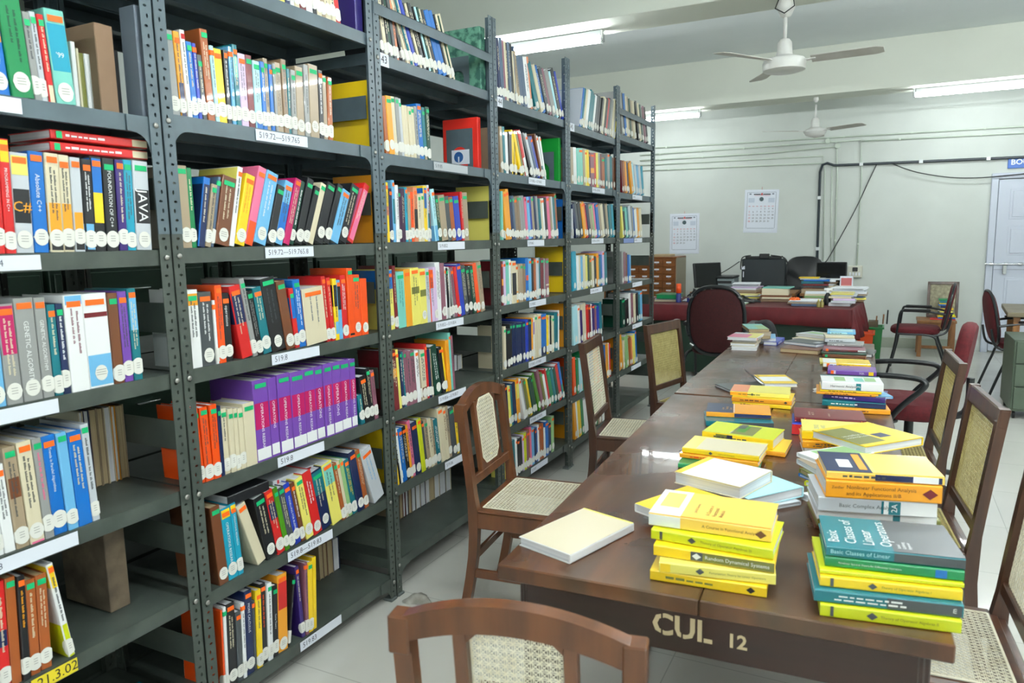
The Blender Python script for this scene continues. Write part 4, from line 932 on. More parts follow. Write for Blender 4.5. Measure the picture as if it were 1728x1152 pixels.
shelf_books(3, 4, 645, 425, 7.68, """108,82,235,ly,O,b:bl:.68:.99; 190,178,180,dr,; 230,190,265,aq,G,n,t:te; 330,295,230,am,O,n,t:-; 410,375,215,ly,O,n,b:ol:.55:.67; 515,485,225,ly,O,b:ol:.5:.62; 600,565,215,sg,G,n; 650,605,240,or,O,n,b:lv:.0:.65; 700,665,200,lv,; 735,690,140,wh,,n,s:sg; 795,745,150,mr,,t:-; 845,780,195,wh,O,n; 870,800,200,wh,; 905,830,220,bk,G; 935,870,225,gy,; 960,900,210,mr,O; 1000,920,200,rd,; 1035,960,170,rb,O,n; 1090,1030,190,dy,G; 1150,1095,195,bk,G; 1195,1115,195,dg,G; 1240,1160,160,or,,t:-; 1290,1220,140,tn,G""", 1345)
shelf_books(3, 5, 655, 550, 7.68, """90,48,330,dr,O,b:am:.55:.7,n; 160,105,315,ly,O,n; 200,140,340,nv,G,t:cr; 232,180,340,te,; 255,205,320,mr,G; 290,245,330,mr,; 330,295,325,mr,G; 395,335,330,wh,O,n; 440,400,320,tn,; 465,415,330,cr,G,b:br:.05:.25; 530,445,250,rd,O; 560,505,310,nv,; 590,540,300,tn,; 640,555,280,dg,,t:wh; 720,650,285,bk,O; 760,690,290,ye,O; 790,745,190,am,,n,t:-; 830,780,95,aq,O,n,t:-; 860,815,130,mr,,n""", 885)
shelf_books(3, 6, 660, 660, 6.775, """82,50,430,ye,O,n; 105,60,420,bk,O,n,t:wh; 125,80,430,wh,O; 150,100,430,bl,O,n; 195,125,420,bk,O; 240,160,400,am,O; 265,190,350,pk,,b:pk:.05:.5; 300,215,380,nv,O; 365,275,340,li,O,n,t:-; 410,345,360,dy,O; 440,375,340,tn,G; 480,420,330,cr,; 520,455,340,tn,; 545,480,340,te,,t:wh; 590,515,210,cr,O,n,t:-; 645,585,200,cr,O,n,t:br; 680,610,190,tn,; 715,640,210,dy,G,t:-; 770,725,200,ye,""", 800)
# --- fourth rack
shelf_books(4, 1, 835, 50, 7.2, """45,15,110,nv; 65,40,105,nv; 95,60,100,bg,,t:-; 130,95,130,mr; 150,105,135,cr; 175,120,140,dy; 200,150,145,bg; 225,165,160,bk; 250,185,180,bg; 275,205,260,cr,,t:-; 300,235,265,tn; 325,270,320,bg,,t:-; 370,300,320,bg,,t:-; 410,335,325,wh; 450,395,330,sa; 475,420,425,te; 520,430,430,te,,t:-; 570,460,440,cr; 605,470,440,bl; 640,500,460,dy; 680,520,465,mr; 715,560,480,gy,,t:-; 765,600,490,cy,,t:-; 790,680,490,bk; 830,700,510,rb,,t:-""", 855, 'bound volume', 1)
shelf_books(4, 2, 835, 200, 9.6, """125,90,125,tn; 165,130,130,te; 200,175,215,wh,; 245,235,210,bk; 290,285,180,ye,; 315,292,240,bk; 345,300,240,ye; 385,310,240,bk; 430,320,230,ye; 470,345,220,ol; 510,370,200,rd,,b:wh:.0:.4; 555,395,210,wh; 610,440,250,bk; 650,480,260,sg,O; 690,530,310,bg; 730,580,310,rb,O; 770,640,260,br; 800,680,290,wh,O,b:te:.0:.3; 830,730,300,wh,O""", 850, detail=1)
shelf_books(4, 3, 840, 310, 10.48, """85,68,130,aq; 115,95,250,dg; 160,90,140,am,O; 215,150,100,am,O; 270,220,220,nv,G; 310,265,215,bg,G; 345,305,235,tb,O,t:-; 400,345,220,tb,G,t:-; 440,380,215,gy,G,t:-; 475,420,215,gy,,t:-; 525,500,240,pk,R; 560,520,240,lb,R; 605,560,235,rb,; 650,590,230,tn,G,t:-; 690,640,220,nv; 725,670,225,gy; 765,710,270,te,; 800,745,260,cr,O; 830,785,260,wh,O; 860,810,250,bk; 910,835,230,pk,O,n,t:-; 960,890,240,tn; 990,925,230,sg; 1015,960,240,te; 1055,990,180,ob,G,t:-""", 1090, detail=1)
shelf_books(4, 4, 845, 420, 11.52, """45,32,240,dr,O,b:am:.45:.6; 85,75,240,lv,O; 130,125,220,aq,G; 195,175,210,wh,O; 235,225,240,cr,O,b:bk:.2:.72,n; 320,310,310,cr,O,b:am:.0:.3; 370,350,300,tn; 405,385,290,tn,G; 460,440,290,tb,G; 510,495,180,bl,,b:or:.48:.6; 565,545,190,lb,O; 620,590,200,bk,G; 665,635,180,ob,O; 710,690,180,sg,O; 760,730,170,te; 800,780,180,dr,G,t:-; 860,825,190,gy,G; 885,865,190,mr,G,b:cr:.3:.34""", 950, detail=1)
shelf_books(4, 5, 845, 515, 10.975, """75,60,400,cr,G; 125,120,440,bk,G; 195,165,360,bk,G,t:-; 240,215,350,nv,G,t:-; 295,280,340,nv,G,t:-; 355,345,330,nv,G,t:-; 415,400,320,nv,G,t:-; 480,470,270,rb,O; 530,515,270,nv,G; 590,570,240,am,O; 620,600,240,wh,,b:pu:.6:.9; 650,640,180,cr,G,n; 700,690,170,cr,O; 770,755,175,bl,O,b:nv:.0:.2; 870,845,190,ye,O; 900,880,190,cr,; 935,925,200,bk,G; 960,950,200,cr,G; 1000,1000,150,te,; 1060,1060,130,te,O; 1075,1075,95,wh,,n""", 1090, detail=1)
shelf_books(4, 6, 850, 605, 10.975, """80,50,500,nv,O; 130,95,520,ly,O; 170,120,510,te,; 210,150,470,nv; 270,195,400,am,O,b:ly:.55:.9; 400,305,400,wh,O; 445,345,420,gy; 475,370,420,ol,G; 520,400,410,ye; 560,440,390,dg; 610,480,390,dg,G,t:-; 680,530,320,fg,,t:-; 730,635,230,mr; 775,680,280,ol,G; 815,735,340,wh,,n; 870,750,220,rd; 900,785,240,gr,G; 960,860,220,te,; 1010,900,210,dg; 1055,930,160,rd,,t:-; 1110,1000,100,bl,,b:gr:.0:.4""", 1145, detail=1)
shelf_books(4, 7, 850, 690, 9.6, """120,100,750,ly,,n; 135,118,530,dg; 160,150,520,te,,t:-; 215,190,480,wh,O; 240,225,500,bk,O; 280,255,480,bk; 330,300,440,lv,O; 360,335,400,li,O; 395,375,370,mr,O; 425,400,350,ob,O; 450,430,300,pk,O; 475,460,320,lb,O; 520,490,330,nv,O; 550,525,310,bl; 575,555,270,wh,O; 600,590,250,ob,O; 640,620,240,ob; 665,645,320,wh; 695,670,220,bl,O,t:cy; 745,735,250,nv,O; 790,780,130,lg,O""", 832, detail=1)
# --- fifth and last racks
shelf_books(5, 1, 955, 130, 9.6, """235,310,190,bl,,s:sg; 260,340,200,te; 280,365,220,cr; 310,385,225,wh; 350,420,235,te; 395,450,290,te; 430,480,300,wh; 460,520,310,dy; 500,560,340,bk; 540,590,350,bk; 570,630,345,cr; 610,660,355,bk; 640,690,360,rd; 665,720,360,dy; 700,745,365,gy; 730,775,370,cr; 760,810,370,wh; 790,860,370,ly""", 815, detail=1)
shelf_books(5, 2, 955, 230, 10.475, """110,100,190,tn; 160,140,190,wh; 215,195,205,aq; 250,230,205,aq,O; 320,300,230,tn; 360,345,240,ly,O; 395,385,240,ye; 430,410,275,bk,O; 450,440,290,mr,O,b:am:.4:.55; 515,500,290,rd; 555,540,290,ly; 590,570,300,gy; 620,600,310,dr; 650,640,370,ob,G; 710,700,370,te; 745,735,300,gy,O; 790,775,350,te; 830,810,370,br""", 900, detail=1)
shelf_books(5, 3, 955, 330, 6.775, """85,75,150,wh; 120,80,100,nv; 150,100,95,dy; 175,130,95,bk; 215,165,90,am,O; 250,205,100,rd; 270,230,110,nv; 300,260,110,tn,G; 330,285,115,lg; 350,310,100,pk; 370,335,100,bl,O; 400,365,110,tn; 425,385,110,cr; 455,420,110,bk; 480,450,105,tn; 505,485,110,te; 540,515,110,tq; 560,540,115,dg""", 585, detail=1)
shelf_books(5, 4, 955, 330, 6.775, """88,80,645,tq; 135,125,690,wh; 160,150,690,cr; 185,175,700,lb; 210,205,680,cr; 235,228,690,ly; 260,250,680,dg; 280,275,720,ol,O; 305,298,690,cr,O; 335,325,700,bk; 360,345,665,am,O; 385,370,690,te; 410,400,680,bl; 430,418,640,lv,O; 455,440,650,te""", 480, detail=1)
shelf_books(5, 5, 955, 480, 6.4, """95,88,240,cy; 145,135,235,wh,O; 170,150,290,vi; 195,185,215,cr; 235,215,230,rd,O; 260,245,225,dr,O; 285,270,215,wh,O; 300,290,220,vi,O; 325,310,230,mr,G; 345,330,240,rb; 370,355,200,te""", 400, detail=1)
shelf_books(5, 6, 955, 480, 6.4, """95,80,800,or; 125,110,810,gr; 150,135,820,cy; 190,180,700,gr; 230,215,680,wh; 270,260,690,bl; 310,300,680,am; 350,345,660,or; 400,385,665,te; 425,415,660,bl; 440,425,650,am; 465,450,640,wh; 480,470,640,rd,O""", 490, detail=1)
shelf_books(5, 7, 950, 520, 3.84, """85,70,600,am; 100,85,605,wh; 110,95,605,ye; 128,110,595,gr; 145,130,600,wh; 200,190,560,gr; 230,225,560,tn; 262,250,560,wh; 280,272,525,rd; 290,283,525,wh""", 305, detail=1)
shelf_books(6, 1, 955, 130, 9.6, """915,880,230,gy; 945,905,260,bk; 970,925,270,bl; 1000,955,310,cr; 1030,990,330,tn; 1055,1010,350,dg; 1080,1045,380,tn; 1110,1060,385,cr; 1145,1090,390,bk; 1180,1120,405,bk; 1210,1155,440,cr; 1240,1180,460,dg; 1265,1210,465,gy; 1290,1235,490,mr; 1320,1250,495,bk""", 1345, detail=1)
shelf_books(6, 2, 955, 230, 10.475, """1010,985,430,dr; 1035,1005,440,ob; 1070,1035,450,am,b:bl:.0:.7; 1100,1065,460,nv; 1130,1090,465,br; 1165,1110,470,am; 1210,1160,490,cy; 1250,1200,520,sg; 1285,1240,530,lb; 1320,1280,530,sg; 1360,1330,540,tq""", 1395, detail=1)
shelf_books(6, 3, 955, 330, 6.775, """660,640,130,ly; 680,655,190,bk; 700,675,140,aq; 720,690,140,te; 740,715,125,sg; 770,745,130,gy; 785,760,150,bl; 805,785,160,wh; 830,810,150,am; 850,835,150,cr""", 875, detail=1)
shelf_books(6, 4, 955, 330, 6.775, """650,645,640,gy; 670,660,650,mr; 695,690,660,br; 715,710,680,bl; 735,728,680,lb""", 750, detail=1)
shelf_books(6, 5, 955, 480, 6.4, """615,610,160,dg,G; 650,645,170,bk; 685,680,100,wh; 710,700,110,mr; 740,730,110,cr; 765,755,100,bk; 790,780,120,te; 810,800,80,lb,O""", 835, detail=1)
shelf_books(6, 6, 955, 480, 6.4, """500,470,590,am; 630,625,610,cr; 660,640,565,lg; 690,680,580,ob; 715,700,590,sa; 735,720,550,ly; 760,735,510,bl,O""", 775, detail=1)
# ---------------------------------------------------------------- books lying on the tables
cn = {k: v[3] for k, v in COL.items()}
TB = []
def frame(mode, L, R, depth):
    L, R = Vector(L), Vector(R); e = (R-L).normalized(); up = Vector((0, 0, 1)); back = up.cross(e); n = (R-L).length
    if mode == 's': return basis(-back, up, -e, R), n, depth
    if mode == 'f': return basis(back, up, e, L+back*depth), n, depth
    if mode == 'r': return basis(e, up, -back, R+back*depth), depth, n      # spine at the right, H runs away
    if mode == 'l': return basis(-e, up, back, L), depth, n
def lay(label, mode, L, R, z, t, depth, col, deco='', group=None, name='book', tagc='', maxlen=None):
    A = atz(*L, z); B = atz(*R, z)
    if maxlen and (B-A).length > maxlen: B = A+(B-A).normalized()*maxlen
    T, H, D = frame(mode, A, B, depth); T = T.copy(); T.translation += Vector((0, 0, .0005))
    return place_book(name, label, group, t, H, D, T, col, tagc, ['n']+[d for d in deco.split(' ') if d], 1)
def stack(z, group, items):
    for it in items:
        lb, mode, L, R, t, dep, col = it[:7]; lay(lb, mode, L, R, z, t-.0008, dep, col, it[7] if len(it) > 7 else '', group, tagc=it[8] if len(it) > 8 else ''); z += t
    return z
G = 'stacks of books lying on the reading tables'
stack(.74, G, [
 ('lime yellow book at the bottom of the nearest right hand stack', 's', (1383.5, 1039.2), (1622, 1070.5), .026, .16, 'li', 'b:dy:.9:.925 D:dy:.62 T:ol:Theory_of_Operator_Algebras_II:.3:.56'),
 ('teal and black book above the bottom lime one, nearest right stack', 's', (1373.8, 1014.2), (1625.5, 1043.8), .026, .17, 'te', 'b:dy:.01:.5 t:wh L:wh:m:.5:.06'),
 ('yellow book below the thin lime one in the nearest right stack', 's', (1383.5, 988.9), (1623.8, 1015.3), .022, .16, 'ye', 'b:dy:.9:.925 D:dy:.62 T:ol:Theory_of_Operator_Algebras_I:.32:.56'),
 ('thin lime green book under the green one, nearest right stack', 's', (1383.5, 967.4), (1627, 993), .009, .165, 'li', 't:-'),
 ('green book with a blue square on its spine, nearest right stack', 's', (1392, 955), (1627, 982), .021, .16, 'gr', 'b:bl:.12:.2 T:wh:Nonlinear_Spectral_Theory_for_Differential_Operators:.34:.9'),
 ('teal and black Linear Operators book on top of the nearest right stack', 's', (1394, 937.8), (1629, 962), .022, .165, 'te', 'b:dy:.0:.5 T:cy:Basic_Classes_of_Linear:.55:.97 F:dy:.0:1:.0:.5 FT:wh:Basic|Classes_of|Linear|Operators:.03:.12:.93 FT:wh:Israel|Gohberg|Seymour:.009:.1:.45')])
stack(.74, G, [
 ('bright yellow book at the bottom of the nearest left stack', 's', (1096.9, 978.2), (1293.4, 1009.7), .024, .16, 'ye', 't:ol D:bk:.13'),
 ('pale gold book second from the bottom of the nearest left stack', 's', (1112, 965.8), (1309, 988), .024, .16, 'ly', 'b:ye:.9:.99 D:dy:.64 T:ol:Perturbation_Theory_for_Linear_Operators:.35:.56'),
 ('yellow and dark green Random Dynamical Systems book in the left stack', 's', (1102.8, 937), (1306.4, 968.4), .025, .16, 'ye', 'b:ol:.0:.58 b:dy:.58:.68 T:wh:Random_Dynamical_Systems:.5:.56 D:wh:.63'),
 ('lime Theory of Operator Algebras book, second from top, nearest left stack', 's', (1098.6, 909.4), (1304.2, 945.6), .024, .16, 'li', 'b:dy:.9:.925 D:dy:.65 T:ol:Theory_of_Operator_Algebras_III:.35:.58'),
 ('amber and white Functional Analysis book on top of the nearest left stack', 's', (1094.7, 885.9), (1301, 916.3), .03, .16, 'gd', 'b:wh:.73:1 F:wh:.0:1:.73:1 F:ly:.3:.9:.78:.95 T:br:A_Course_in_Functional_Analysis:.34:.55 D:br:.08 FT:br:John_B._Conway:.009:.2:.63 FT:br:A_Course_in|Functional|Analysis:.013:.15:.52 F:am:.0:.02:.0:.73')])
lay('white and cream book with amber edge, alone at the table corner', 's', (962.4, 952.5), (1069.7, 896.7), .74, .022, .158, 'wh', 'F:cr:.0:.99:.01:.99 F:ly:.0:.99:.0:.03 t:-', 'single books lying on the reading tables')
lay('yellow topped book lying flat behind the nearest left stack', 'l', (1071, 863), (1150, 893), .762, .022, .21, 'wh', 'F:ye:.0:1:.0:1', G)
stack(.74, G, [
 ('grey bottom book under the pale blue one, behind the left stack', 'r', (1262, 868), (1352, 852), .012, .23, 'sg', ''),
 ('pale blue book under the thick cream one, behind the nearest left stack', 'r', (1262, 860), (1356, 838), .03, .235, 'cy', ''),
 ('thick cream book with yellow margin, behind the nearest left stack', 'f', (1138, 815), (1249, 843), .034, .185, 'cr', 'F:wh:.0:.99:.0:.99 F:ye:.0:.99:.0:.1 t:-')])
zC = stack(.74, G, [
 ('green book at the bottom of the second left stack', 's', (1144, 789), (1279, 803), .015, .155, 'gr', 't:-'),
 ('orange book under the cream one in the second left stack', 's', (1146.3, 772), (1278.9, 788.6), .016, .16, 'am', 't:or'),
 ('cream book with yellow spine on top of the second left stack', 's', (1151, 763.6), (1281, 779.6), .018, .16, 'ye', 'F:ly:.0:.99:.0:.99 F:cr:.02:.9:.0:.82 D:dy:.62 T:ol:Continuum_and_Analysis:.3:.52')])
stack(.74, G, [
 ('amber book half hidden under the lime one, left side of table', 's', (1195, 757), (1324.7, 772), .016, .17, 'am', 'F:ye:.0:1:.0:1 T:br:Analysis:.4:.3'),
 ('thick lime book with green panel, left side of the table', 's', (1184.7, 743), (1304, 759.4), .034, .16, 'ye', 'F:li:.0:1:.0:1 F:ol:.1:.9:.3:.62 F:fg:.3:.9:.45:.58 b:nv:.56:.64 b:ol:.64:.8 F:dy:.6:.95:.5:.6 FT:wh:Algebra:.012:.12:.62')])
stack(.74, G, [
 ('teal and black book under the navy and orange one', 's', (1191.5, 719), (1305.5, 722.5), .022, .16, 'te', 'b:dy:.0:.5 t:wh'),
 ('navy and orange book lying on the teal and black one', 's', (1191.7, 702.5), (1301, 708), .02, .16, 'am', 'F:nv:.0:1:.58:1 F:am:.0:1:.0:.56 b:nv:.0:.56 F:wh:.0:1:.56:.57 FT:am:Linear|Topology|Spaces:.014:.3:.74')])
stack(.74, G, [
 ('bright yellow book at the bottom of the farther yellow stack', 's', (1235.8, 683), (1333.8, 691.4), .017, .16, 'ye', 't:br'),
 ('amber book in the middle of the farther yellow stack', 's', (1234.7, 677), (1336, 684.5), .02, .165, 'am', 'F:ye:.0:1:.0:1 D:bk:.1 t:br'),
 ('pink and pale yellow book on top of the farther yellow stack', 's', (1232, 667), (1331.7, 673.3), .02, .155, 'ly', 'F:ly:.0:1:.0:.7 F:sa:.0:1:.7:1 b:am:.7:1 D:dy:.62 t:ol')])
z = stack(.74, G, [
 ('large dark grey ledger lying flat near the middle of the tables', 'r', (1259, 674), (1341.7, 668.5), .014, .30, 'dy', ''),
 ('yellow book with curled cover lying on the dark ledger', 'f', (1290, 653), (1346, 653), .018, .22, 'cr', 'F:ye:.0:1:.0:1 F:wh:.25:.75:.05:.95 FT:br:Algebra:.014:.1:.08')])
# curled cover of that book
A = atz(1290, 653, .7725); b = MB(); f0 = atz(1290, 648, .774); f1 = atz(1271, 634, .774)
N = 6; vs = []
for i in range(N+1):
    u = i/N; a_ = f0.lerp(f1, .0); q0 = f0+(f1-f0)*0; off = Vector((-.05*u, .004*u, .035*u*u))
    vs += [tuple(f0+off), tuple(f1+off)]
b.add(vs, [(2*i, 2*i+1, 2*i+3, 2*i+2) for i in range(N)], M['paper']); tag(b.build('loose_sheet'), 'curled white sheet sticking out of the yellow book on the ledger', 'paper')
stack(.74, G, [
 ('white book at the bottom of the far left stack', 'r', (1233.8, 590.4), (1276.8, 592), .02, .23, 'wh', ''),
 ('tan page edged book, second in the far left stack', 'r', (1232, 583), (1275, 585), .018, .23, 'cr', ''),
 ('cream book below the pink topped one, far left stack', 'r', (1235, 577), (1277, 579), .02, .23, 'cr', 't:bk'),
 ('pink and yellow covered book on top of the far left stack', 'r', (1227, 573), (1276, 575.5), .02, .235, 'wh', 'F:ly:.0:1:.0:1 F:pk:.3:1:.3:1 F:sg:.5:1:.0:.3', 'O')])
stack(.74, G, [
 ('blue spined book at the bottom of the far stack, right of the pink one', 'r', (1288, 582), (1311.4, 583.3), .025, .25, 'rb', 't:wh'),
 ('light blue and white book in the far stack', 'r', (1270, 575), (1309, 576), .02, .24, 'wh', 'F:lb:.0:1:.0:1 b:lb:.2:.8'),
 ('old tan book under the green topped one, far stack', 'r', (1264, 571), (1300, 572), .022, .22, 'tn', ''),
 ('pale green covered book on top of the far stack', 'r', (1263.4, 560.5), (1298, 560.5), .022, .3, 'tn', 'F:aq:.0:1:.0:1 F:lg:.0:.5:.3:1')])
stack(.74, G, [
 ('tan page edged book under the dark grey one, middle of far table', 'f', (1316, 594), (1380.6, 599), .026, .17, 'br', ''),
 ('dark grey covered book lying open side down, middle of far table', 'f', (1322, 580), (1377, 586.5), .02, .17, 'bg', 'F:dy:.0:1:.0:1 F:sg:.35:.7:.75:.95'),
 ])
stack(.74, G, [
 ('cream book behind the dark grey one on the far table', 'f', (1336, 577), (1384, 582), .03, .17, 'cr', 't:-'),
 ('pale grey green book on top, behind the dark grey one', 'f', (1342.5, 566.8), (1390.5, 572.8), .02, .18, 'cr', 'F:sg:.0:1:.0:1 F:lg:.2:.6:.1:.9')])
stack(.74, G, [
 ('brown book with round label at the foot of the far right stack', 's', (1387.6, 602.5), (1461, 606.7), .02, .17, 'br', 't:-', 'G'),
 ('thin dark green book in the far right stack', 's', (1386, 596.5), (1462, 600), .008, .16, 'dg', 't:-'),
 ('maroon and white book with orange tag, far right stack', 's', (1389, 592), (1460.5, 595), .014, .16, 'mr', 'b:wh:.0:.18 b:dr:.18:.85', 'O'),
 ('grey book above the maroon one, far right stack', 's', (1395.5, 583), (1455, 586), .015, .17, 'gy', 't:wh'),
 ('white book in the upper part of the far right stack', 's', (1392.3, 577), (1443.3, 578.5), .02, .16, 'sg', ''),
 ('cream grey book below the blue one, far right stack', 's', (1392.8, 570.5), (1442, 571.5), .016, .16, 'cr', ''),
 ('blue book on top of the far right stack', 's', (1396, 563.5), (1444, 565), .016, .16, 'lb', 'F:cy:.1:.9:.1:.9 b:cy:.3:.9')])
stack(.74, G, [
 ('black book with white band lying at the right edge of the far table', 'r', (1456, 602.5), (1472, 603.5), .02, .2, 'bk', 'b:wh:.5:.8')])
stack(.74, G, [
 ('pale yellow book with orange tag, in front of the far right stack', 's', (1384, 614), (1460, 617), .012, .15, 'ly', 't:-', 'O'),
 ('yellow glossy book with orange tag, in front of the far right stack', 's', (1389, 619), (1469.4, 622.3), .024, .15, 'ye', 'b:wh:.72:1 F:wh:.0:1:.72:1', 'O')])
stack(.74, G, [
 ('purple book with orange tag, between yellow and white stacks', 's', (1396.5, 631), (1479, 635.3), .024, .15, 'pu', 'b:lv:.83:.9 b:ye:.06:.16 T:wh:SQL:.6:.35', 'O')])
stack(.74, G, [
 ('yellow book at the bottom of the stack with the grey bookend', 's', (1398, 695), (1502.5, 700.5), .02, .165, 'am', 't:br'),
 ('teal and navy book in the stack behind the grey bookend', 's', (1387.3, 684), (1494.7, 691), .024, .16, 'te', 'b:nv:.0:.48 t:wh'),
 ('purple book in the stack behind the grey bookend', 's', (1389, 672), (1493.4, 681), .022, .16, 'vi', 't:lv'),
 ('thin orange book in the stack behind the grey bookend', 's', (1377.5, 664.5), (1482, 670.5), .011, .16, 'am', 't:br D:bk:.12'),
 ('thin yellow book in the stack behind the grey bookend', 's', (1384, 660.5), (1487.6, 666), .01, .16, 'ye', 't:br'),
 ('white Harmonic Analysis book with green blocks, on the bookend stack', 's', (1386.6, 657), (1490.8, 662), .034, .16, 'wh', 'b:te:.36:.44 F:lg:.2:.75:.6:.78 F:aq:.2:.7:.3:.45 F:lg:.25:.75:.1:.28 F:te:.9:1:.0:1 T:dy:Harmonic_Analysis:.4:.86 L:wh:3:.6:.4')])
lay('white book angled out on the left of the bookend stack', 'r', (1371.5, 661), (1400, 665), .8, .012, .2, 'wh', 'F:cr:.2:.8:.2:.8', G)
lay('light blue book sticking out on the right of the bookend stack', 'r', (1478, 673), (1507, 673), .8, .01, .2, 'lb', 'F:lb:.0:1:.0:1', G)
b = MB(); p = atz(1441.5, 691.5, .74); b.T = Matrix.Translation(p) @ Matrix.Rotation(.1, 4, 'Z')
prof = [(-.021, 0), (.021, 0), (.021, .085)]+[(.021*math.cos(a), .095+.021*math.sin(a)) for a in [math.pi*k/10 for k in range(11)]]+[(-.021, .085)]
b.prism(prof, (-.002, 0), M['steelA'], 'y'); b.box((-.021, -.07, 0), (.021, -.002, .0015), M['steelA']); tag(b.build('bookend'), 'grey round topped steel bookend standing before the white topped stack', 'bookend')
stack(.74, G, [
 ('blue book under the maroon one on the right of the table', 's', (1336, 733), (1462, 742), .042, .165, 'rb', 'b:nv:.0:1 b:bl:.05:.98 b:rd:.85:1 t:-'),
 ('maroon gilt lettered book lying on the blue one', 's', (1341, 711.6), (1462, 719), .019, .16, 'dr', 'F:mr:.0:1:.0:1 F:dr:.0:1:.0:1 b:am:.85:.86 b:am:.06:.07 T:am:Introduction_to_Analysis:.35:.7 FT:cr:HARMONIC|ANALYSIS:.011:.25:.78 FT:cr:KOREVAAR:.009:.2:.5')])
stack(.74, G, [
 ('white book at the foot of the yellow heap on the right', 's', (1357, 770), (1487, 778), .03, .165, 'wh', ''),
 ('amber book in the yellow heap behind the tall right stack', 's', (1354, 756), (1485, 764), .025, .165, 'am', ''),
 ('yellow book with grey lettering in the heap behind the tall stack', 's', (1353.4, 741), (1484, 750), .03, .16, 'ye', 'FT:gy:SERGE|LANG:.02:.2:.8 F:ly:.0:1:.0:1'),
 ('big yellow book with white title lying askew on the heap', 'f', (1370, 739), (1460, 768), .026, .235, 'ye', 'F:ye:.0:1:.0:1 F:ol:.55:1:.1:.9 F:nv:.3:.5:.55:.75 FT:wh:Introduction|to_Algebraic:.018:.55:.6')])
zS = stack(.74, G, [
 ('brown book at the bottom of the tall right stack, mostly hidden', 's', (1375, 893), (1585, 910), .012, .17, 'br', 't:-'),
 ('olive yellow book low in the tall right stack', 's', (1379, 888), (1586, 902), .035, .165, 'ol', 't:-'),
 ('white book with green edge in the tall right stack', 's', (1379, 876), (1580, 890), .037, .165, 'wh', 'b:te:.3:.36 t:-'),
 ('white Basic Complex Analysis book with green block, tall right stack', 's', (1380, 862), (1580.5, 875), .036, .17, 'sg', 'b:wh:.0:.44 b:te:.44:.46 b:te:.3:.4 T:dy:Basic_Complex_Analysis:.5:.82 L:wh:2A:.5:.35'),
 ('thick orange Nonlinear Functional Analysis book in the tall right stack', 's', (1393, 839), (1589, 851), .042, .165, 'am', 'D:dr:.1 t:-'),
 ('navy and orange book with orange tag on top of the tall right stack', 's', (1394.6, 807.6), (1594, 819.8), .02, .16, 'gd', 'F:nv:.0:1:.6:1 F:gd:.0:1:.0:.57 F:ly:.0:1:.57:.6 b:nv:.02:.58 b:wh:.05:.26 F:wh:.2:.6:.75:.87 F:am:.12:.9:.63:.7')])
# two line title on the thick orange spine, as its own print layer
og = [o for o in C.objects if o.get('label', '').startswith('thick orange Nonlinear')][0]
b = MB(); hh = .243; br_ = cmat('br')
b.text('Nonlinear Functional Analysis', basis((0, 0, -1), (0, 1, 0), (1, 0, 0), (.0008, .0275, hh*.82)), .0122, br_)
b.text('and its Applications II/B', basis((0, 0, -1), (0, 1, 0), (1, 0, 0), (.0008, .0125, hh*.82)), .0122, br_); b.text('Zeidler', basis((0, 0, -1), (0, 1, 0), (1, 0, 0), (.0008, .026, hh*.95)), .009, br_)
b.build('spine_title', og)
stack(.74, G, [
 ('white book with teal panel leaning out left of the tall stack', 'l', (1352, 842), (1385, 858), .02, .22, 'wh', 'F:te:.3:.8:.3:.5')])
stack(.762, G, [
 ('lime edged book at the foot of the fanned pile', 'l', (1357, 819), (1384, 825), .014, .2, 'li', 't:-'),
 ('blue edged book in the fanned pile left of the tall stack', 'l', (1347, 803), (1381, 818), .01, .2, 'bl', ''),
 ('olive book in the fanned pile left of the tall stack', 'l', (1348, 797), (1382, 815), .014, .2, 'ol', ''),
 ('white page edged book in the fanned pile by the tall stack', 'l', (1344, 782), (1380, 803), .016, .2, 'sg', 'F:tn:.0:1:.0:1'),
 ('green and white book on top of the fanned pile', 'l', (1344, 770), (1383, 785), .014, .2, 'wh', 'F:lg:.1:1:.2:.95')])
# ---------------------------------------------------------------- more books inside the racks
def flat_book(label, Lp, Rp, X, t, D, col, deco='', tg='', grp='books lying across the tops of shelved books'):
    """spine facing the aisle; Lp, Rp give the lower edge, both in the plane X; kept level"""
    A = atX(*Lp, X); B = atX(*Rp, X); z = (A.z+B.z)/2; A.z = B.z = z
    T, H, D = frame('s', A, B, D); return place_book('book', label, grp, t, H, D, T, col, tg, ['n']+[d for d in deco.split(' ') if d], 1)
flat_book('red C++ book with green tag lying on top, lower of the pair', (86, 256), (249, 268), XS-.03, .022, .17, 'rd', 'b:cr:.0:.17 t:wh', 'G')
flat_book('red C++ book with green tag lying on top, upper of the pair', (86, 236), (248, 249), XS-.03, .022, .17, 'rd', 'b:cr:.0:.17 t:wh', 'G')
flat_book('big black book with white round label lying across the sixth shelf', (385, 846), (455, 836), XS-.02, .034, .2, 'bk', 't:-')
flat_book('silver book with red tag lying across the sixth shelf books', (461, 820), (540, 790), XS-.05, .02, .17, 'sg', 'b:rd:.88:.92 b:dr:.2:.3')
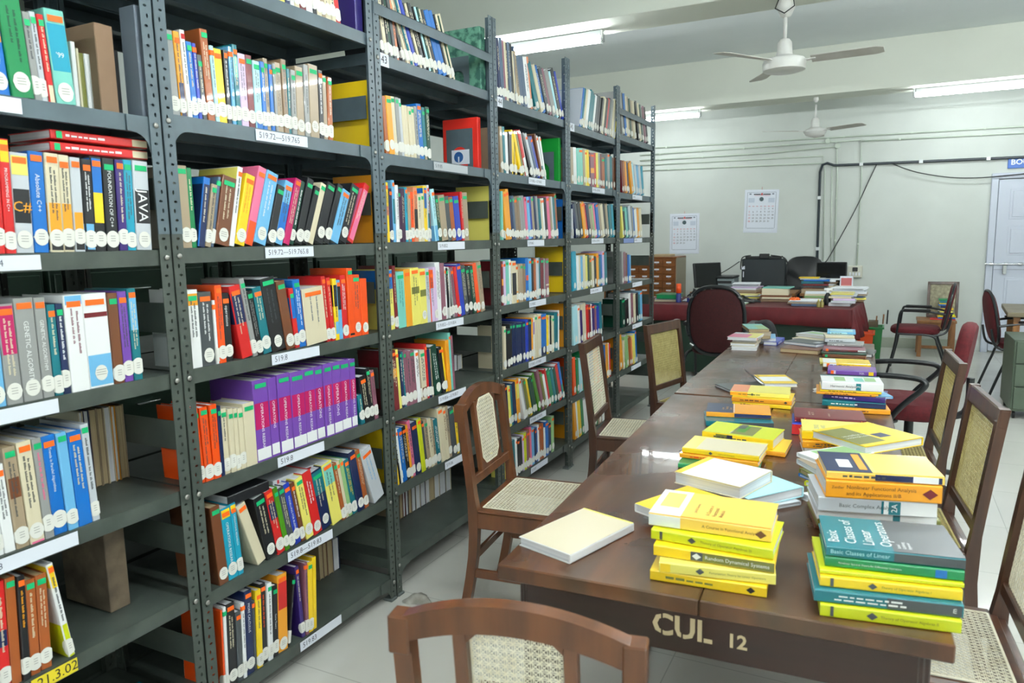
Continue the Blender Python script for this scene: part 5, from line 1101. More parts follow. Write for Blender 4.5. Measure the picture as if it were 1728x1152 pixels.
def run(n, lv, ox, oy, s, data, end, back, kind, grp):
    """a run of individually built books standing further back on the shelf"""
    z0 = LEV[n][lv-1]+LIP; X = XS-back; k = 0; its = [x.strip().split(',') for x in data.split(';')]
    ys = [px2Y(ox+float(i[0])/s, z0, X) for i in its]+[px2Y(ox+end/s, z0, X)]
    for i, it in enumerate(its):
        zt = bis(lambda z: proj((X, ys[i], z))[1], z0, z0+.6, oy+float(it[1])/s); t = max(.006, ys[i+1]-ys[i]-.0015); H = zt-z0
        nm = COL[it[2]][3]
        if kind == 'away':      # fore edge towards us, spine towards the far aisle
            T = Matrix.Translation((X-.16, ys[i]+t, z0+.0003)) @ Matrix.Rotation(math.pi, 4, 'Z')
            place_book('book', '%s book turned away, page edges showing, %s from left, %s' % (nm, ORD(i+1), grp), 'books shelved facing the far aisle', t, H, .155, T, it[2], '', ['n', 't:-'], 0, sink=FARBOOKS)
        else:
            T = Matrix.Translation((X, ys[i], z0+.0003)); place_book('book', '%s book set back, %s from left, %s' % (nm, ORD(i+1), grp), 'books set back on the shelves', t, H, .16, T, it[2], '', ['n', 't:-'], 0)
run(1, 2, 0, 0, 3.388, '440,235,wh;470,275,cr;478,300,ol;512,305,wh', 552, .09, 'front', '2nd shelf of the leftmost rack')
run(1, 5, 0, 700, 2.55, '375,-10,cr;395,-15,nv;420,-20,tn;452,-25,tn;480,-30,cr;510,-35,am;530,-38,tn', 565, .25, 'away', '5th shelf, leftmost rack')
run(3, 7, 640, 760, 5.76, '215,330,tn;245,320,dr;270,310,bk;300,300,tn;330,310,dy;370,290,cr;415,270,nv;465,250,cr;505,240,tn;550,230,cr;600,215,bk;660,200,cr', 710, .25, 'away', 'bottom shelf, third rack')
run(2, 7, 340, 740, 2.797, '565,505,tn;585,500,br;605,490,tn;630,480,nv', 660, .25, 'away', 'bottom shelf, second rack')
run(3, 5, 655, 550, 7.68, '870,380,nv;915,380,cr', 975, .24, 'away', '5th shelf, third rack')
def side_cover(label, n, lv, col, H, deco='', W=.22, t=.011, dx=.0):
    T = Matrix.Translation((XS-.014-dx, kY(n-1)+.0095, LEV[n][lv-1]+LIP+.0003))
    place_book('book', label, 'large books whose covers show between racks', t, H, W, T, col, '', ['n', 't:-']+[d for d in deco.split(' ') if d], 0, sink=FARBOOKS)
side_cover('yellow cover standing sideways at the right end of second shelf, second rack', 3, 2, 'ye', .27, 's:ye')
side_cover('yellow cover at the right end of the third shelf, third rack', 4, 3, 'ly', .27, 's:ly')
side_cover('yellow cover at the right end of the third shelf, second rack', 3, 3, 'am', .26, 's:am')
side_cover('yellow cover at the right end of the fourth shelf, fourth rack', 5, 4, 'am', .285, 's:ye')
side_cover('amber cover at the right end of the fifth shelf, fourth rack', 5, 5, 'am', .28, 's:am')
side_cover('navy cover at the right end of the third shelf, fourth rack', 5, 3, 'bl', .24, 's:bl')
# boxes and book ends at the shelf ends
def bookend(label, n, lv, back=.0, W=.13, H=.17, cut=True, m=None):
    y = kY(n)-.075; z0 = LEV[n][lv-1]+LIP; X = XS-.06-back
    pts = [(0, 0)]
    if cut: pts = [(0, 0), (-.03, 0), (-.03, .07)]+[(-W/2+(W/2-.03)*math.cos(a), .07+(W/2-.03)*math.sin(a)) for a in [math.pi*k/10 for k in range(11)]]+[(-W+.03, 0), (-W, 0), (-W, H), (0, H)]
    else: pts = [(0, 0), (-W, 0), (-W, H), (0, H)]
    t2 = MB(); t2.T = Matrix.Translation((X, 0, z0)); t2.prism(pts[::-1], (y, y+.002), m or M['steelA'], 'y'); t2.box((-W, y-.06, 0), (0, y, .0015), m or M['steelA'])
    tag(t2.build('bookend'), label, 'bookend')
def end_box(name, label, cat, n, lv, m, D, H, T, side=.07, back=.03, deco=None):
    b = MB(); y1 = kY(n)-side+.004; z0 = LEV[n][lv-1]+LIP; b.box((XS-back-D, y1, z0+.0003), (XS-back, y1+T, z0+H), m, .002)
    if deco: deco(b, XS-back, y1, z0)
    tag(b.build(name), label, cat)
Mmar = noisy('green_marbled_paper', rgb(96, 150, 128), rgb(40, 90, 78), 30, .6, detail=8, lo=.45, hi=.6)
end_box('marbled_box', 'green marbled file box at the right end of the top shelf, third rack', 'box', 3, 1, Mmar, .25, .30, .05)
bookend('grey arched bookend before the green marbled box', 3, 1, .03, .13, .17)
bookend('grey arched bookend before the red book, third rack second shelf', 3, 2, .02, .15, .2)
Mrb = mat('red_board', rgb(228, 46, 34), .4); Mgb = mat('green_board', rgb(0, 140, 44), .4)
def dlab(b, X, y, z):
    b.box((X-.15, y-.003, z+.03), (X-.05, y-.0005, z+.10), M['label']); b.T = Matrix.Translation((X-.11, y-.003, z+.065)) @ Matrix.Rotation(math.pi/2, 4, 'X'); b.lathe([(.026, 0), (.026, .001), (.0001, .001)], mat('emblem_blue', rgb(40, 90, 150), .5), 20)
    b.box((-.003, .002, .0012), (.004, -.024, .0016), M['label']); b.T = Matrix.Identity(4)
end_box('red_box_file', 'red file with white label and blue emblem, third rack second shelf', 'file', 3, 2, Mrb, .2, .25, .03, side=.078, deco=dlab, back=.05)
end_box('green_book', 'bright green file behind a grey bookend, fourth rack second shelf', 'file', 4, 2, Mgb, .2, .26, .03)
bookend('grey arched bookend before the bright green file', 4, 2, .0, .16, .18)
end_box('navy_folder', 'large dark blue folder at the right end of the top shelf, second rack', 'folder', 2, 1, mat('navy_board', rgb(44, 36, 104), .35), .3, .3, .04, side=.075, back=.02)
end_box('brown_envelope', 'bulky brown paper envelope standing on the leftmost rack, second shelf', 'envelope', 1, 2, noisy('kraft_paper', rgb(150, 122, 98), rgb(128, 102, 80), 5, .8), .12, .225, .05, side=.13, back=.06)
end_box('grey_binder', 'grey binder at the right end of the second shelf, leftmost rack', 'binder', 1, 2, mat('grey_board', rgb(100, 110, 122), .5), .06, .28, .035, side=.05, back=.01)
end_box('black_book', 'black book with white lettering behind the grey binder', 'book', 1, 2, M['black'], .16, .17, .02, side=.082, back=.07)
end_box('old_volume', 'large worn brown old volume standing open on the leftmost rack', 'book', 1, 6, noisy('worn_brown_board', rgb(120, 104, 84), rgb(70, 60, 50), 14, .8), .2, .30, .06, side=.2, back=.12)
end_box('storage_box', 'grey lidded storage box behind the leftmost rack', 'box', 1, 2, mat('pale_grey_card', rgb(190, 196, 188), .6), .3, .37, .32, side=.35, back=.5)
for i, (c, nm, z, r) in enumerate((('gr', 'dark green book lying on the bottom shelf, lowest of three', 0, .1), ('te', 'teal page edged book lying on the bottom shelf', .03, -.15), ('mg', 'pink and teal book leaning at the bottom left corner', .062, .25))):
    T = Matrix.Translation((XS-.02, 1.30-.02*i, LEV[1][6]+LIP+z)) @ Matrix.Rotation(r, 4, 'Z') @ basis((1, 0, 0), (0, 0, 1), (0, -1, 0))
    place_book('book', nm, 'books lying on the bottom shelf of the leftmost rack', .028, .24, .17, T, c, 'O' if i else '', ['n', 't:wh'], 1)
# top shelf of the second rack
shelf_books(2, 1, 260, 0, 4.432, """500,470,-400,bk; 560,530,-400,cr; 600,570,-400,dr; 640,600,-380,dg; 700,660,-380,tn; 760,720,-350,cr; 810,780,-340,wh; 860,820,-330,nv; 900,860,-330,cr; 950,905,-320,ly; 990,950,-330,nv; 1030,990,-300,wh; 1060,1010,-280,cr; 1100,1050,-280,dr; 1150,1100,-260,wh; 1200,1150,-250,bk; 1230,1180,-240,cr; 1270,1220,-230,tn; 1300,1250,-220,cr; 1340,1290,-200,cr; 1370,1310,-190,rd""", 1410, 'bound volume', 1)
# ---------------------------------------------------------------- aisle behind the racks: green steel cabinets
for i in range(6):
    y = .3+.98*i; t = thing('filing_cabinet', 'dark green steel cabinet seen through the racks, %s from the left' % ORD(i+1), 'cabinet', (-3.75, y, 0), 0, 'green steel cabinets behind the racks')
    b = MB(); b.box((-.45, 0, 0), (0, .95, 1.36), M['green_steel'], .004); b.build('body', t)
    for r_ in range(4):
        d = MB(); d.box((0, .02, .05+.325*r_), (.012, .93, .36+.325*r_), M['green_steel'], .004); do = d.build('drawer', t)
        MB().tube([(.012, .4, .26+.325*r_), (.035, .41, .26+.325*r_), (.035, .54, .26+.325*r_), (.012, .55, .26+.325*r_)], .005, M['chrome'], 6).build('handle', do)
# ---------------------------------------------------------------- card catalogue by the back wall
YC = 9.35; pr = atY(1142, 433, YC); H = pr.z; x1 = pr.x; nc, nr = 6, 9; cw, rh = .158, .09; W = nc*cw+.03
t = thing('card_catalogue', 'wooden card catalogue cabinet with label holders, behind the last rack', 'cabinet', (x1-W, YC, 0))
b = MB(); b.box((0, .0, 0), (W-.012, .5, H-.012), M['catwood'], .003); b.box((0, -.01, H-.02), (W, .5, H), M['catwood'], .003); b.box((W-.012, 0, 0), (W, .5, H-.02), mat('catalogue_side', rgb(140, 132, 112), .5), .002); b.build('body', t)
for i in range(nc):
    for j in range(nr):
        x = .01+i*cw; z = H-.04-(j+1)*rh; d = MB(); d.box((x+.004, -.012, z+.004), (x+cw-.004, .001, z+rh-.004), M['catwood'], .002); do = d.build('drawer', t)
        h = MB(); h.box((x+cw*.3, -.0145, z+.05), (x+cw*.7, -.012, z+.068), M['label']); h.tube([(x+cw*.42, -.013, z+.045), (x+cw*.5, -.026, z+.036), (x+cw*.58, -.013, z+.045)], .003, M['chrome'], 5); h.build('label_holder', do)
flat = MB(); flat.box((x1-.34, YC+.05, H), (x1-.1, YC+.3, H+.03), M['pageo'], .004); tag(flat.build('register'), 'worn register lying on the card catalogue', 'book')
# ---------------------------------------------------------------- desk under the red cloth
fl = atz(1098, 512, .76); frr = atz(1437, 522, .76); ang = math.atan2(frr.y-fl.y, frr.x-fl.x); DW = (frr-fl).length+.25; DD = 1.0
t = thing('office_desk', 'long dark green steel desk under the red cloth', 'desk', (frr.x-DW*math.cos(ang), frr.y-DW*math.sin(ang), 0), ang)
b = MB(); b.box((.02, .02, .71), (DW-.02, DD, .755), M['green_steel'], .004); b.build('desk_top', t)
b = MB(); b.box((.06, .06, .05), (DW-.06, .085, .71), M['green_steel'], .003); b.build('front_panel', t)
for x in (.05, DW-.1): MB().box((x, .08, 0), (x+.05, DD-.05, .71), M['green_steel'], .004).build('side_panel', t)
# cloth: top, front and side drops with folds
b = MB(); N = 60; vs = []; fs = []
prof = [(.0, DD), (.0, 0.0), (.02, -.012), (.09, -.016), (.165, -.02)]
for i in range(N+1):
    x = -.01+(DW+.02)*i/N
    for k, (dz, yy) in enumerate(prof): vs.append((x, yy+(.006*math.sin(x*19)+.004*math.sin(x*41))*(k >= 3), .7565-dz-(.006*math.sin(x*7) if k == 4 else 0)))
for i in range(N):
    for k in range(4): fs.append((i*5+k, i*5+k+1, (i+1)*5+k+1, (i+1)*5+k))
b.add(vs, fs, M['redcloth'], True); vs = []; fs = []; n_ = 24
for i in range(n_+1):
    y = -.02+DD*i/n_; wv = .018*math.sin(y*26)+.012*math.sin(y*47)
    for k, dz in enumerate((0, .08, .17, .27)): vs.append((DW+.01+.012*k+wv*k*.6, y, .7565-dz-.03*(k == 3)*math.sin(y*9)))
for i in range(n_):
    for k in range(3): fs.append((i*4+k, i*4+k+1, (i+1)*4+k+1, (i+1)*4+k))
b.add(vs, fs, M['redcloth'], True); o = b.build('table_cloth'); o.location = t.location; o.rotation_euler = t.rotation_euler; tag(o, 'dark red cloth covering the long cluttered desk', 'tablecloth')
o.modifiers.new('thick', 'SOLIDIFY').thickness = .0015
ZT = .758
# ---------------------------------------------------------------- clutter on and behind that desk
def at(px, Y, z): # point seen at column px, at depth Y and height z
    return bis(lambda x: proj((x, Y, z))[0], -4, 3, px)
def span(px0, px1, Y, z): return at(px0, Y, z), at(px1, Y, z)
RR = random.Random(5)
def pile(name, label, cat, px0, px1, Y, z, layers, D=.28, grp=None, jit=.02):
    """sheaf pile: layers = [(thickness, colour)], each slightly askew"""
    x0, x1 = span(px0, px1, Y, z); t = thing(name, label, cat, ((x0+x1)/2, Y+D/2, z), RR.uniform(-.06, .06), grp); W = (x1-x0)*.97; zz = 0
    for th, c in layers:
        b = MB(); b.T = Matrix.Rotation(RR.uniform(-.12, .12), 4, 'Z') @ Matrix.Translation((RR.uniform(-jit, jit), RR.uniform(-jit, jit), 0)); k = RR.uniform(.86, 1)
        m = M[c] if c in M else cmat(c); b.box((-W/2*k, -D/2, zz), (W/2*k, D/2, zz+th-.0006), m, min(.002, th/3)); b.build('layer', t); zz += th
    return z+zz
GP = 'piles of papers and books on the red covered desk'
P_ = [('p', 'pile of white papers left of the maroon chair', 1150, 1205, 7.9, ZT, [(.006, 'paper'), (.004, 'sg'), (.005, 'paper')], .35),
 ('p', 'loose papers with a green sheet on the red desk', 1206, 1262, 7.72, ZT, [(.004, 'paper'), (.003, 'lg'), (.004, 'aq'), (.002, 'paper')], .3),
 ('p', 'pale papers and brown folder behind the maroon chair', 1165, 1235, 8.35, ZT, [(.012, 'br'), (.02, 'tn'), (.006, 'paper'), (.006, 'paper')], .2),
 ('b', 'pile of yellow edged registers near the dark wires', 1236, 1282, 8.25, ZT, [(.02, 'tn'), (.012, 'ly'), (.01, 'ol'), (.01, 'paper'), (.008, 'ly')], .2),
 ('b', 'tall bundle of old papers in cream wrapping, centre of the desk', 1283, 1336, 8.1, ZT, [(.03, 'tb'), (.02, 'cr'), (.018, 'br'), (.07, 'cr'), (.012, 'aq')], .25),
 ('b', 'blue ledger with papers on it at the desk front', 1331, 1386, 7.68, ZT, [(.022, 'bg'), (.012, 'tn'), (.012, 'paper'), (.006, 'paper')], .3),
 ('b', 'stack of books and notebooks at the right front of the desk', 1398, 1442, 7.75, ZT, [(.03, 'paper'), (.025, 'sg'), (.02, 'lv'), (.02, 'cr'), (.015, 'sg'), (.012, 'ly')], .3),
 ('b', 'spreading heap of papers at the right rear of the desk', 1402, 1462, 8.3, ZT, [(.02, 'tb'), (.02, 'ly'), (.02, 'bg'), (.02, 'tn'), (.02, 'paper'), (.02, 'sg'), (.012, 'paper'), (.01, 'paper')], .3),
 ('b', 'files and folders right of the cream bundle', 1352, 1400, 8.15, ZT, [(.025, 'bk'), (.02, 'tn'), (.02, 'lg'), (.02, 'cr'), (.012, 'paper')], .25),
 ('b', 'green folder and books at the left end of the red desk', 1103, 1143, 7.85, ZT, [(.02, 'cr'), (.012, 'sg'), (.04, 'gr'), (.006, 'gr')], .3)]
for k, lb, a, b_, Y, z, ly_, D in P_: pile('paper_pile' if k == 'p' else 'document_pile', lb, 'papers', a, b_, Y, z, ly_, D, GP)
# rear table
xa, xb = span(1165, 1345, 8.75, .8)
t = thing('side_table', 'wooden side table behind the red desk carrying the printer', 'table', (xa, 8.72, 0))
L_ = xb-xa-.02; b = MB(); b.box((0, 0, .77), (L_, .62, .8), M['lightwood'], .003); b.build('table_top', t); b = MB(); b.box((.04, .03, .68), (L_-.04, .05, .77), M['lightwood']); b.build('apron', t)
for x in (.03, L_-.09):
    for y in (.03, .53): MB().box((x, y, 0), (x+.055, y+.055, .77), M['lightwood'], .003).build('leg', t)
pile('paper_pile', 'stack of white papers between the screen and the black panel', 'papers', 1233, 1283, 8.78, .8, [(.03, 'tn'), (.02, 'paper'), (.012, 'lv'), (.02, 'paper'), (.012, 'sg'), (.01, 'paper')], .3, GP, .03)
Mscr = mat('screen_black', rgb(14, 16, 18), .2)
x0, x1 = span(1187, 1206, 8.85, .9)
t = thing('monitor', 'black monitor seen edge on beside the printer', 'monitor', ((x0+x1)/2, 8.85, .8), math.radians(52))
b = MB(); b.T = Matrix.Rotation(math.radians(-8), 4, 'X'); b.box((-.2, -.015, .05), (.2, .02, .34), M['black'], .006); b.box((-.185, -.017, .065), (.185, -.0145, .325), Mscr); b.build('screen', t)
b = MB(); b.box((-.03, 0, 0), (.03, .03, .1), M['black'], .004); b.box((-.12, -.08, 0), (.12, .1, .012), M['black'], .004); b.build('stand', t)
x0, x1 = span(1205, 1233, 8.95, .85)
t = thing('printer', 'grey printer on the side table behind the monitor', 'printer', ((x0+x1)/2, 9.1, .8)); w = (x1-x0)*1.35/2
b = MB(); b.box((-w, -.15, 0), (w, .2, .15), mat('printer_grey', rgb(118, 128, 130), .5), .012); b.box((-w*.8, -.152, .09), (w*.8, -.149, .12), M['black']); b.build('body', t)
b = MB(); b.box((-w*1.05, -.16, .15), (w*1.05, .2, .175), M['black'], .008); b.build('lid', t); b = MB(); b.box((-w*.7, -.24, .03), (w*.7, -.15, .036), M['black'], .002); b.build('paper_tray', t)
p = MB(); q0 = at(1228, 9.3, 1.0); YP = 9.45; x0, x1 = span(1252, 1326, YP, 1.0)
zt = atY(1290, 432, YP).z; zb2 = .8
t = thing('display_panel', 'large black display panel with trailing cables on top', 'display', ((x0+x1)/2, YP, .8)); w = (x1-x0)/2; h = zt-.8
b = MB(); b.box((-w, -.03, .03), (w, .03, h-.03), mat('panel_back', rgb(26, 36, 40), .5), .012); b.build('panel', t)
b = MB(); b.box((-w*.85, -.025, h-.04), (w*.8, .02, h), M['black'], .01); b.box((-w*.2, -.04, h-.03), (w*.25, .02, h+.03), M['black'], .008); b.build('mount', t)
b = MB(); b.box((-w*.93, -.0335, .14), (-w*.89, -.03, .21), M['label']); b.box((-w*1.0, -.033, h-.16), (-w*.85, -.03, h-.12), M['label']); b.build('sticker', t)
b = MB(); b.box((-.25, -.08, 0), (.25, .1, .012), M['black'], .003); b.box((-.04, -.02, .01), (.04, .02, .06), M['black']); b.build('stand', t)
for k, pts in enumerate(([(-w*.9, -.035, h-.1), (-w*1.04, -.02, h-.16), (-w*.98, -.035, h-.02), (-w*.6, 0, h+.01)], [(w*.8, 0, h), (w*1.05, -.01, h-.08), (w*1.03, -.03, h-.25), (w*1.06, -.02, .1)], [(w*.3, 0, h+.01), (w*.9, 0, h-.02), (w*1.1, 0, h-.1)])):
    MB().tube(smooth(pts, 6), .007, M['black'], 6).build('cable', t)
# black high backed chair, second monitor
t = thing('executive_chair', 'black high backed office chair behind the desk', 'chair', (at(1353, 9.75, .9), 9.75, 0), math.radians(180))
b = MB(); oval_pad(b, Matrix.Translation((0, -.25, .82)) @ Matrix.Rotation(math.radians(97), 4, 'X'), .5, .72, .1, M['black'], 3.2); b.build('backrest', t)
b = MB(); oval_pad(b, Matrix.Translation((0, .02, .46)), .52, .5, .1, M['black'], 3.2); b.build('seat', t)
b = MB(); b.tube([(0, 0, .06), (0, 0, .42)], .03, M['black'], 10)
for k in range(5): a = 2*math.pi*k/5; b.tube([(0, 0, .1), (.28*math.cos(a), .28*math.sin(a), .05)], .02, M['black'], 6)
b.build('base', t)
YM = 9.2; x0, x1 = span(1377, 1429, YM, 1.0); zt = atY(1400, 442, YM).z
t = thing('monitor', 'black flat monitor on the right behind the book pile', 'monitor', ((x0+x1)/2, YM, .8), math.radians(-6)); w = (x1-x0)/2
b = MB(); b.box((-w, -.015, zt-.8-.27), (w, .02, zt-.8), M['black'], .006); b.box((-w+.012, -.017, zt-.8-.25), (w-.012, -.0145, zt-.8-.012), Mscr); b.build('screen', t)
b = MB(); b.box((-.03, .0, 0), (.03, .03, zt-.8-.2), M['black'], .004); b.box((-.11, -.08, 0), (.11, .1, .012), M['black'], .003); b.build('stand', t)
xa, xb = span(1349, 1440, 8.72, .8)
t = thing('side_table', 'wooden side table behind the right half of the red desk', 'table', (xa, 8.75, 0)); L_ = xb-xa
b = MB(); b.box((0, 0, .77), (L_, .6, .8), M['lightwood'], .003); b.build('table_top', t)
for x in (.03, L_-.09):
    for y in (.03, .5): MB().box((x, y, 0), (x+.055, y+.055, .77), M['lightwood'], .003).build('leg', t)
pile('document_pile', 'pile of boxes under the colourful book heap', 'papers', 1353, 1402, 8.78, .8, [(.05, 'tn'), (.012, 'br'), (.02, 'dy')], .3, GP)
zz = .883
for i, (lb, c, th, a, e) in enumerate((('dark red book at the bottom of the heap before the monitor', 'dr', .022, 1355, 1398), ('teal book with white band in the heap before the monitor', 'te', .028, 1352, 1390), ('blue book in the heap before the monitor', 'bl', .018, 1356, 1400), ('pale book near the top of the heap before the monitor', 'sg', .014, 1350, 1394), ('yellow book on top of the heap before the monitor', 'ye', .012, 1348, 1382))):
    A = Vector((at(a, 8.8, zz), 8.8, zz)); B = Vector((at(e, 8.8+.02*(i % 2), zz), 8.8+.02*(i % 2), zz)); T, H, D = frame('s', A, B, .17)
    place_book('book', lb, 'books heaped before the right hand monitor', th-.0006, min(H, .27), D, T, c, '', ['n', 't:-'], 0); zz += th
pile('paper_pile', 'loose white papers beside the heap of books', 'papers', 1384, 1412, 8.9, .8, [(.08, 'cr'), (.02, 'paper'), (.02, 'tb'), (.02, 'paper'), (.01, 'paper')], .2, GP, .03)
x0, x1 = span(1417, 1439, 8.72, .9); b = MB(); b.T = Matrix.Translation(((x0+x1)/2, 8.7, .8)) @ Matrix.Rotation(math.radians(-12), 4, 'X'); w = (x1-x0)/2
b.box((-w, -.004, 0), (w, .004, .2), M['label'], .001); b.box((-w*.82, -.006, .02), (w*.82, -.004, .18), mat('pink_print', rgb(190, 96, 96), .5)); b.box((-w*.82, -.0065, .09), (w*.82, -.006, .1), mat('pink_print_light', rgb(225, 170, 160), .5)); b.box((-w, .004, 0), (w, .08, .004), M['label'])
tag(b.build('desk_calendar'), 'small standing desk card with a red and pink print', 'desk calendar')
def bottle(name, label, cat, px, Y, z, prof, m, cap=None, capm=None):
    t = thing(name, label, cat, (at(px, Y, z), Y, z)); MB().lathe(prof, m, 16).build('body', t)
    if cap: MB().lathe(cap, capm, 14).build('cap', t)
    return t
bottle('glue_bottle', 'blue and white glue bottle with tall orange cap', 'bottle', 1145, 7.8, ZT, [(.001, 0), (.028, 0), (.028, .09), (.02, .1), (.001, .1)], mat('bottle_blue', rgb(40, 50, 120), .4), [(.001, .1), (.03, .1), (.026, .2), (.001, .2)], mat('cap_orange', rgb(240, 84, 20), .4))
bottle('tape_roll', 'small dark blue round pot near the chair back', 'pot', 1164, 7.85, ZT, [(.001, 0), (.03, 0), (.032, .045), (.001, .045)], mat('bottle_blue', rgb(40, 50, 120), .4))
t = bottle('spray_bottle', 'black spray bottle with white trigger head on the desk', 'bottle', 1396, 7.9, ZT, [(.001, 0), (.032, 0), (.032, .08), (.012, .12), (.001, .12)], M['black'])
b = MB(); b.box((-.012, -.03, .12), (.012, .03, .155), M['white'], .004); b.box((-.035, -.01, .14), (.045, .01, .165), M['white'], .005); b.build('trigger_head', t)
for px, lb in ((1387, 'left of two small gum bottles at the desk front'), (1381, 'right of two small gum bottles, near the spray bottle')):
    bottle('gum_bottle', lb, 'bottle', px, 7.62, ZT, [(.001, 0), (.016, 0), (.018, .04), (.01, .06), (.001, .06)], mat('gum_amber', rgb(150, 140, 80), .2), [(.001, .06), (.008, .06), (.008, .075), (.001, .075)], mat('cap_yellow', rgb(215, 205, 130), .4))
b = MB(); c0 = at(1341, 7.78, ZT+.05)
for k in range(7): a = k*.9; b.tube(smooth([(c0+.03*math.cos(a), 7.78+.03*math.sin(a), ZT+.005), (c0+.045*math.cos(a+1), 7.78+.03*math.sin(a+1), ZT+.05), (c0+.03*math.cos(a+2), 7.78+.02*math.sin(a+2), ZT+.07)], 5), .012, mat('orange_plastic_bag', rgb(240, 110, 40), .5), 6)
tag(b.build('orange_bag'), 'crumpled orange plastic bag on the cluttered desk', 'bag')
b = MB()
for k in range(9): y = 7.9+RR.uniform(-.05, .15); xx = at(1245+RR.uniform(-8, 16), y, ZT+.03); b.tube(smooth([(xx-.12, y, ZT+.012), (xx-.03, y+.05, ZT+.06*RR.random()+.02), (xx+.05, y-.02, ZT+.03), (xx+.13, y+.03, ZT+.012)], 5), .009, M['black'], 6)
tag(b.build('wire_tangle'), 'tangle of black wires in the middle of the desk', 'wires')
b = MB(); x_ = at(1178, 8.6, ZT)
for k in range(6): b.tube(smooth([(x_-.1+.03*k, 8.5, ZT+.01), (x_-.04, 8.55, ZT+.05+.008*k), (x_+.06, 8.52+.01*k, ZT+.02)], 5), .009, M['black'], 6)
tag(b.build('wire_tangle'), 'small tangle of black wires left of the monitor', 'wires')
pile('paper_pile', 'thin books poking out beyond the right end of the desk', 'papers', 1428, 1452, 8.35, ZT, [(.008, 'lg'), (.008, 'pk'), (.01, 'cr')], .2, GP)
# ---------------------------------------------------------------- waste crates, stool, framed panel
Mog = mat('orange_plastic', rgb(226, 78, 22), .35); Mgp = mat('green_plastic', rgb(18, 118, 56), .35)
YB = 9.2; x0, x1 = span(1441, 1489, YB, .3)
def tub(b, x0, x1, y0, y1, z0, z1, m, tp=.85, th=.004):
    cx, cy = (x0+x1)/2, (y0+y1)/2; A = [(x0, y0), (x1, y0), (x1, y1), (x0, y1)]; s = lambda p, k: (cx+(p[0]-cx)*k, cy+(p[1]-cy)*k)
    o_b = [(*s(p, tp), z0) for p in A]; o_t = [(*p, z1) for p in A]; i_t = [(*s(p, .95), z1) for p in A]; i_b = [(*s(p, tp*.93), z0+.01) for p in A]
    v = o_b+o_t+i_t+i_b; f = [(3, 2, 1, 0), (12, 13, 14, 15)]
    for j in range(4): k = (j+1) % 4; f += [(j, k, 4+k, 4+j), (4+j, 4+k, 8+k, 8+j), (8+j, 8+k, 12+k, 12+j)]
    b.add(v, f, m); b.box((x0-.015, y0-.015, z1-.02), (x1+.015, y0+.003, z1), m, .003); b.box((x0-.015, y1-.003, z1-.02), (x1+.015, y1+.015, z1), m, .003); b.box((x0-.015, y0, z1-.02), (x0+.003, y1, z1), m, .003); b.box((x1-.003, y0, z1-.02), (x1+.015, y1, z1), m, .003)
zt = atY(1465, 552, YB).z; b = MB(); tub(b, x0+.12, x1, YB+.02, YB+.3, 0, zt, Mgp, .8); tag(b.build('green_tub'), 'green plastic tub behind the orange one, right of the red desk', 'tub')
b = MB(); tub(b, x0+.04, x1-.09, YB-.3, YB-.01, 0, zt-.03, Mog, .82); tag(b.build('orange_tub'), 'orange plastic tub on the floor right of the red desk', 'tub')
b = MB(); b.box((x0+.14, YB+.05, zt-.05), (x1-.05, YB+.25, zt+.06), mat('brown_carton', rgb(92, 80, 60), .7), .004); o = tag(b.build('tool_box'), 'brown box with tools resting in the green tub', 'box')
for k, (dx, hh, m) in enumerate(((.02, .06, M['lightwood']), (.09, .08, M['lightwood']), (.13, .13, M['black']))): MB().tube([(x0+.2+dx, YB+.12, zt+.03), (x0+.205+dx, YB+.12, zt+.06+hh)], .008, m, 6).build('tool_handle', o)
# stool
YS = 9.75; x0, x1 = span(1547, 1614, YS, .3); zt = atY(1580, 541, YS).z
t = thing('wooden_stool', 'plain wooden stool standing against the back wall', 'stool', (x0, YS, 0)); W = x1-x0
b = MB(); b.box((0, 0, zt-.03), (W, .42, zt), M['lightwood'], .003); b.build('seat', t)
for x in (.01, W-.055):
    for y in (.01, .36): MB().box((x, y, 0), (x+.045, y+.045, zt-.03), M['lightwood'], .003).build('leg', t)
MB().box((.03, .015, zt-.1), (W-.03, .035, zt-.03), M['lightwood'], .002).build('rail', t); MB().box((.03, .02, .1), (W-.03, .035, .135), M['lightwood'], .002).build('rail', t)
xa, xb = span(1564, 1617, 10.15, .6); za = atY(1590, 475, 10.15).z
t = thing('framed_panel', 'dark wooden frame with torn cane panel leaning on the wall', 'frame', ((xa+xb)/2, 10.12, zt+.001)); t.rotation_euler = (math.radians(-6), 0, 0); w = (xb-xa)/2; h = za-zt
b = MB()
for (a, c, d, e) in ((-w, w, 0, .035), (-w, w, h-.035, h), (-w, -w+.03, 0, h), (w-.03, w, 0, h)): b.box((a, -.012, d), (c, .012, e), M['chairwood2'], .003)
b.build('frame', t); b = MB(); b.box((-w+.03, -.002, .035), (w-.03, .002, h-.035), noisy('worn_cane_sheet', rgb(176, 170, 140), rgb(120, 116, 96), 30, .7)); b.build('panel', t)
zz = zt
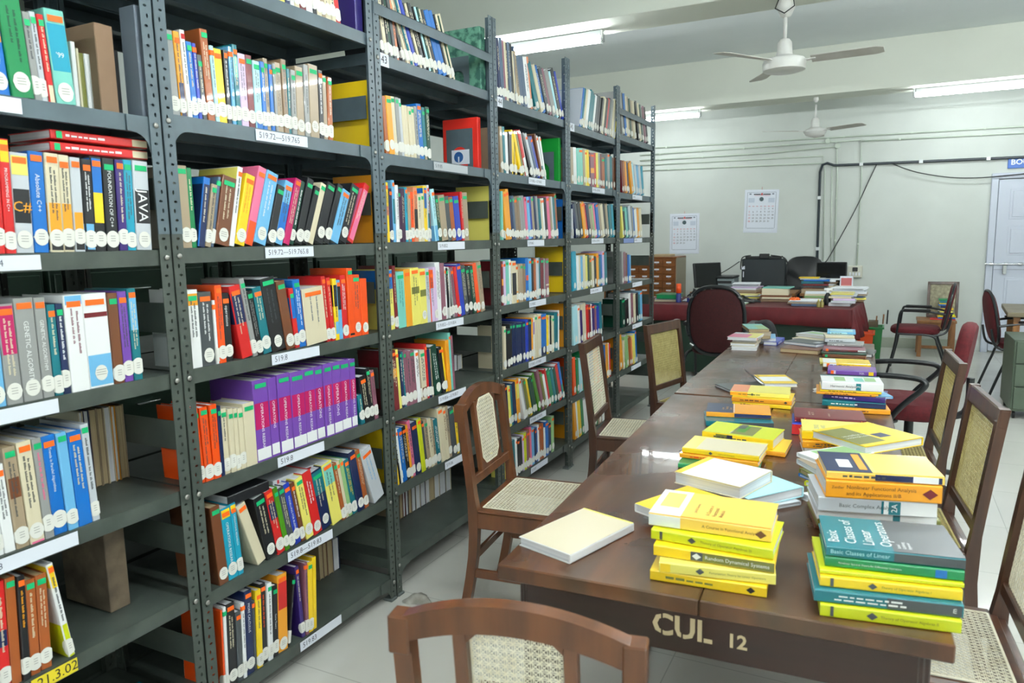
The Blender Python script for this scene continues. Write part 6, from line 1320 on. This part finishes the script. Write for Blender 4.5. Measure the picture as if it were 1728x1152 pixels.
for i, (c, th, a, e, nm) in enumerate((('rd', .012, 1570, 1612, 'red'), ('bl', .02, 1583, 1612, 'blue'), ('ye', .016, 1582, 1613, 'yellow'), ('li', .018, 1584, 1611, 'lime'), ('nv', .02, 1583, 1609, 'navy'), ('ly', .018, 1586, 1608, 'pale yellow'), ('wh', .014, 1583, 1605, 'white'), ('ye', .018, 1587, 1609, 'bright yellow'), ('nv', .03, 1587, 1606, 'dark navy'), ('bl', .016, 1584, 1604, 'light navy'), ('ye', .014, 1585, 1608, 'thin yellow'), ('te', .028, 1586, 1608, 'teal'), ('gr', .02, 1584, 1606, 'green'))):
    A = Vector((at(a, 9.86, zz), 9.86, zz+.0005)); B = Vector((at(e, 9.86, zz), 9.86, zz+.0005)); T, H, D = frame('s', A, B, .16)
    place_book('book', '%s book in the stack on the stool, %s from the bottom' % (nm, ORD(i+1)), 'books stacked on the wooden stool', th-.0006, H, D, T, c, '', ['n', 't:wh'], 0, sink=FARBOOKS); zz += th
# ---------------------------------------------------------------- desk at the right edge
c = atz(1700, 527, .76); t = thing('wooden_desk', 'old wooden desk at the right edge of the photo', 'desk', (c.x, c.y, 0), math.radians(-4))
b = MB(); b.box((0, 0, .72), (1.5, .9, .76), noisy('grey_desk_top', rgb(128, 118, 92), rgb(104, 94, 72), 5, .5), .004); b.build('desk_top', t)
for x in (.05, 1.4):
    for y in (.05, .8): MB().box((x, y, 0), (x+.05, y+.05, .72), M['lightwood'], .003).build('leg', t)
b = MB(); b.tube(smooth([(.25, .3, .765), (.45, .2, .765), (.6, .4, .765), (.4, .5, .765), (.3, .35, .765)], 6), .004, M['black'], 6); o = b.build('loose_cable'); o.location = t.location; tag(o, 'thin black cable lying on the wooden desk', 'cable')
c2 = atz(1709, 672, .0); Mgs = mat('grey_green_steel', rgb(74, 88, 72), .45)
t = thing('drawer_pedestal', 'grey green steel drawer unit at the right edge', 'cabinet', (at(1709, 6.75, .4), 6.75, 0))
b = MB(); b.box((0, 0, .06), (.5, .55, .62), Mgs, .004); b.build('body', t)
for k in range(3): b = MB(); b.box((.015, -.014, .08+.18*k), (.485, 0, .25+.18*k), Mgs, .003); do = b.build('drawer', t); h = MB(); h.box((.2, -.024, .2+.18*k), (.3, -.014, .215+.18*k), M['chrome'], .002); h.build('handle', do)
for x in (.03, .44):
    for y in (.03, .5): MB().tube([(x-.008, y, .03), (x+.008, y, .03)], .03, M['black'], 10).build('castor', t)
# dusty cloth rag under the nearest rack post
b = MB(); N = 14; vs = [(0, 0, .03)]; p = Vector((-1.70, 2.36, 0)); 
for r_, h_ in ((.025, .02), (.045, .011), (.06, .001)):
    for j in range(N): a = 2*math.pi*j/N; rr = r_*(1+.25*math.sin(3*a+r_*40)); vs.append((rr*math.cos(a), rr*.8*math.sin(a), h_+.004*math.sin(5*a)))
fs = [(0, 1+j, 1+(j+1) % N) for j in range(N)]+[(1+k*N+j, 1+(k+1)*N+j, 1+(k+1)*N+(j+1) % N, 1+k*N+(j+1) % N) for k in (0, 1) for j in range(N)]
b.add(vs, fs, noisy('crumpled_newsprint', rgb(170, 168, 158), rgb(120, 118, 110), 20, .9), True); o = b.build('crumpled_paper'); o.location = (-1.655, 2.36, .0005); tag(o, 'crumpled grey paper on the floor by the foot of the third rack', 'paper')

fb = FARBOOKS.build('library_books'); tag(fb, 'rows of small mixed books filling the racks beyond the second, with page edges behind', 'books', kind='stuff')
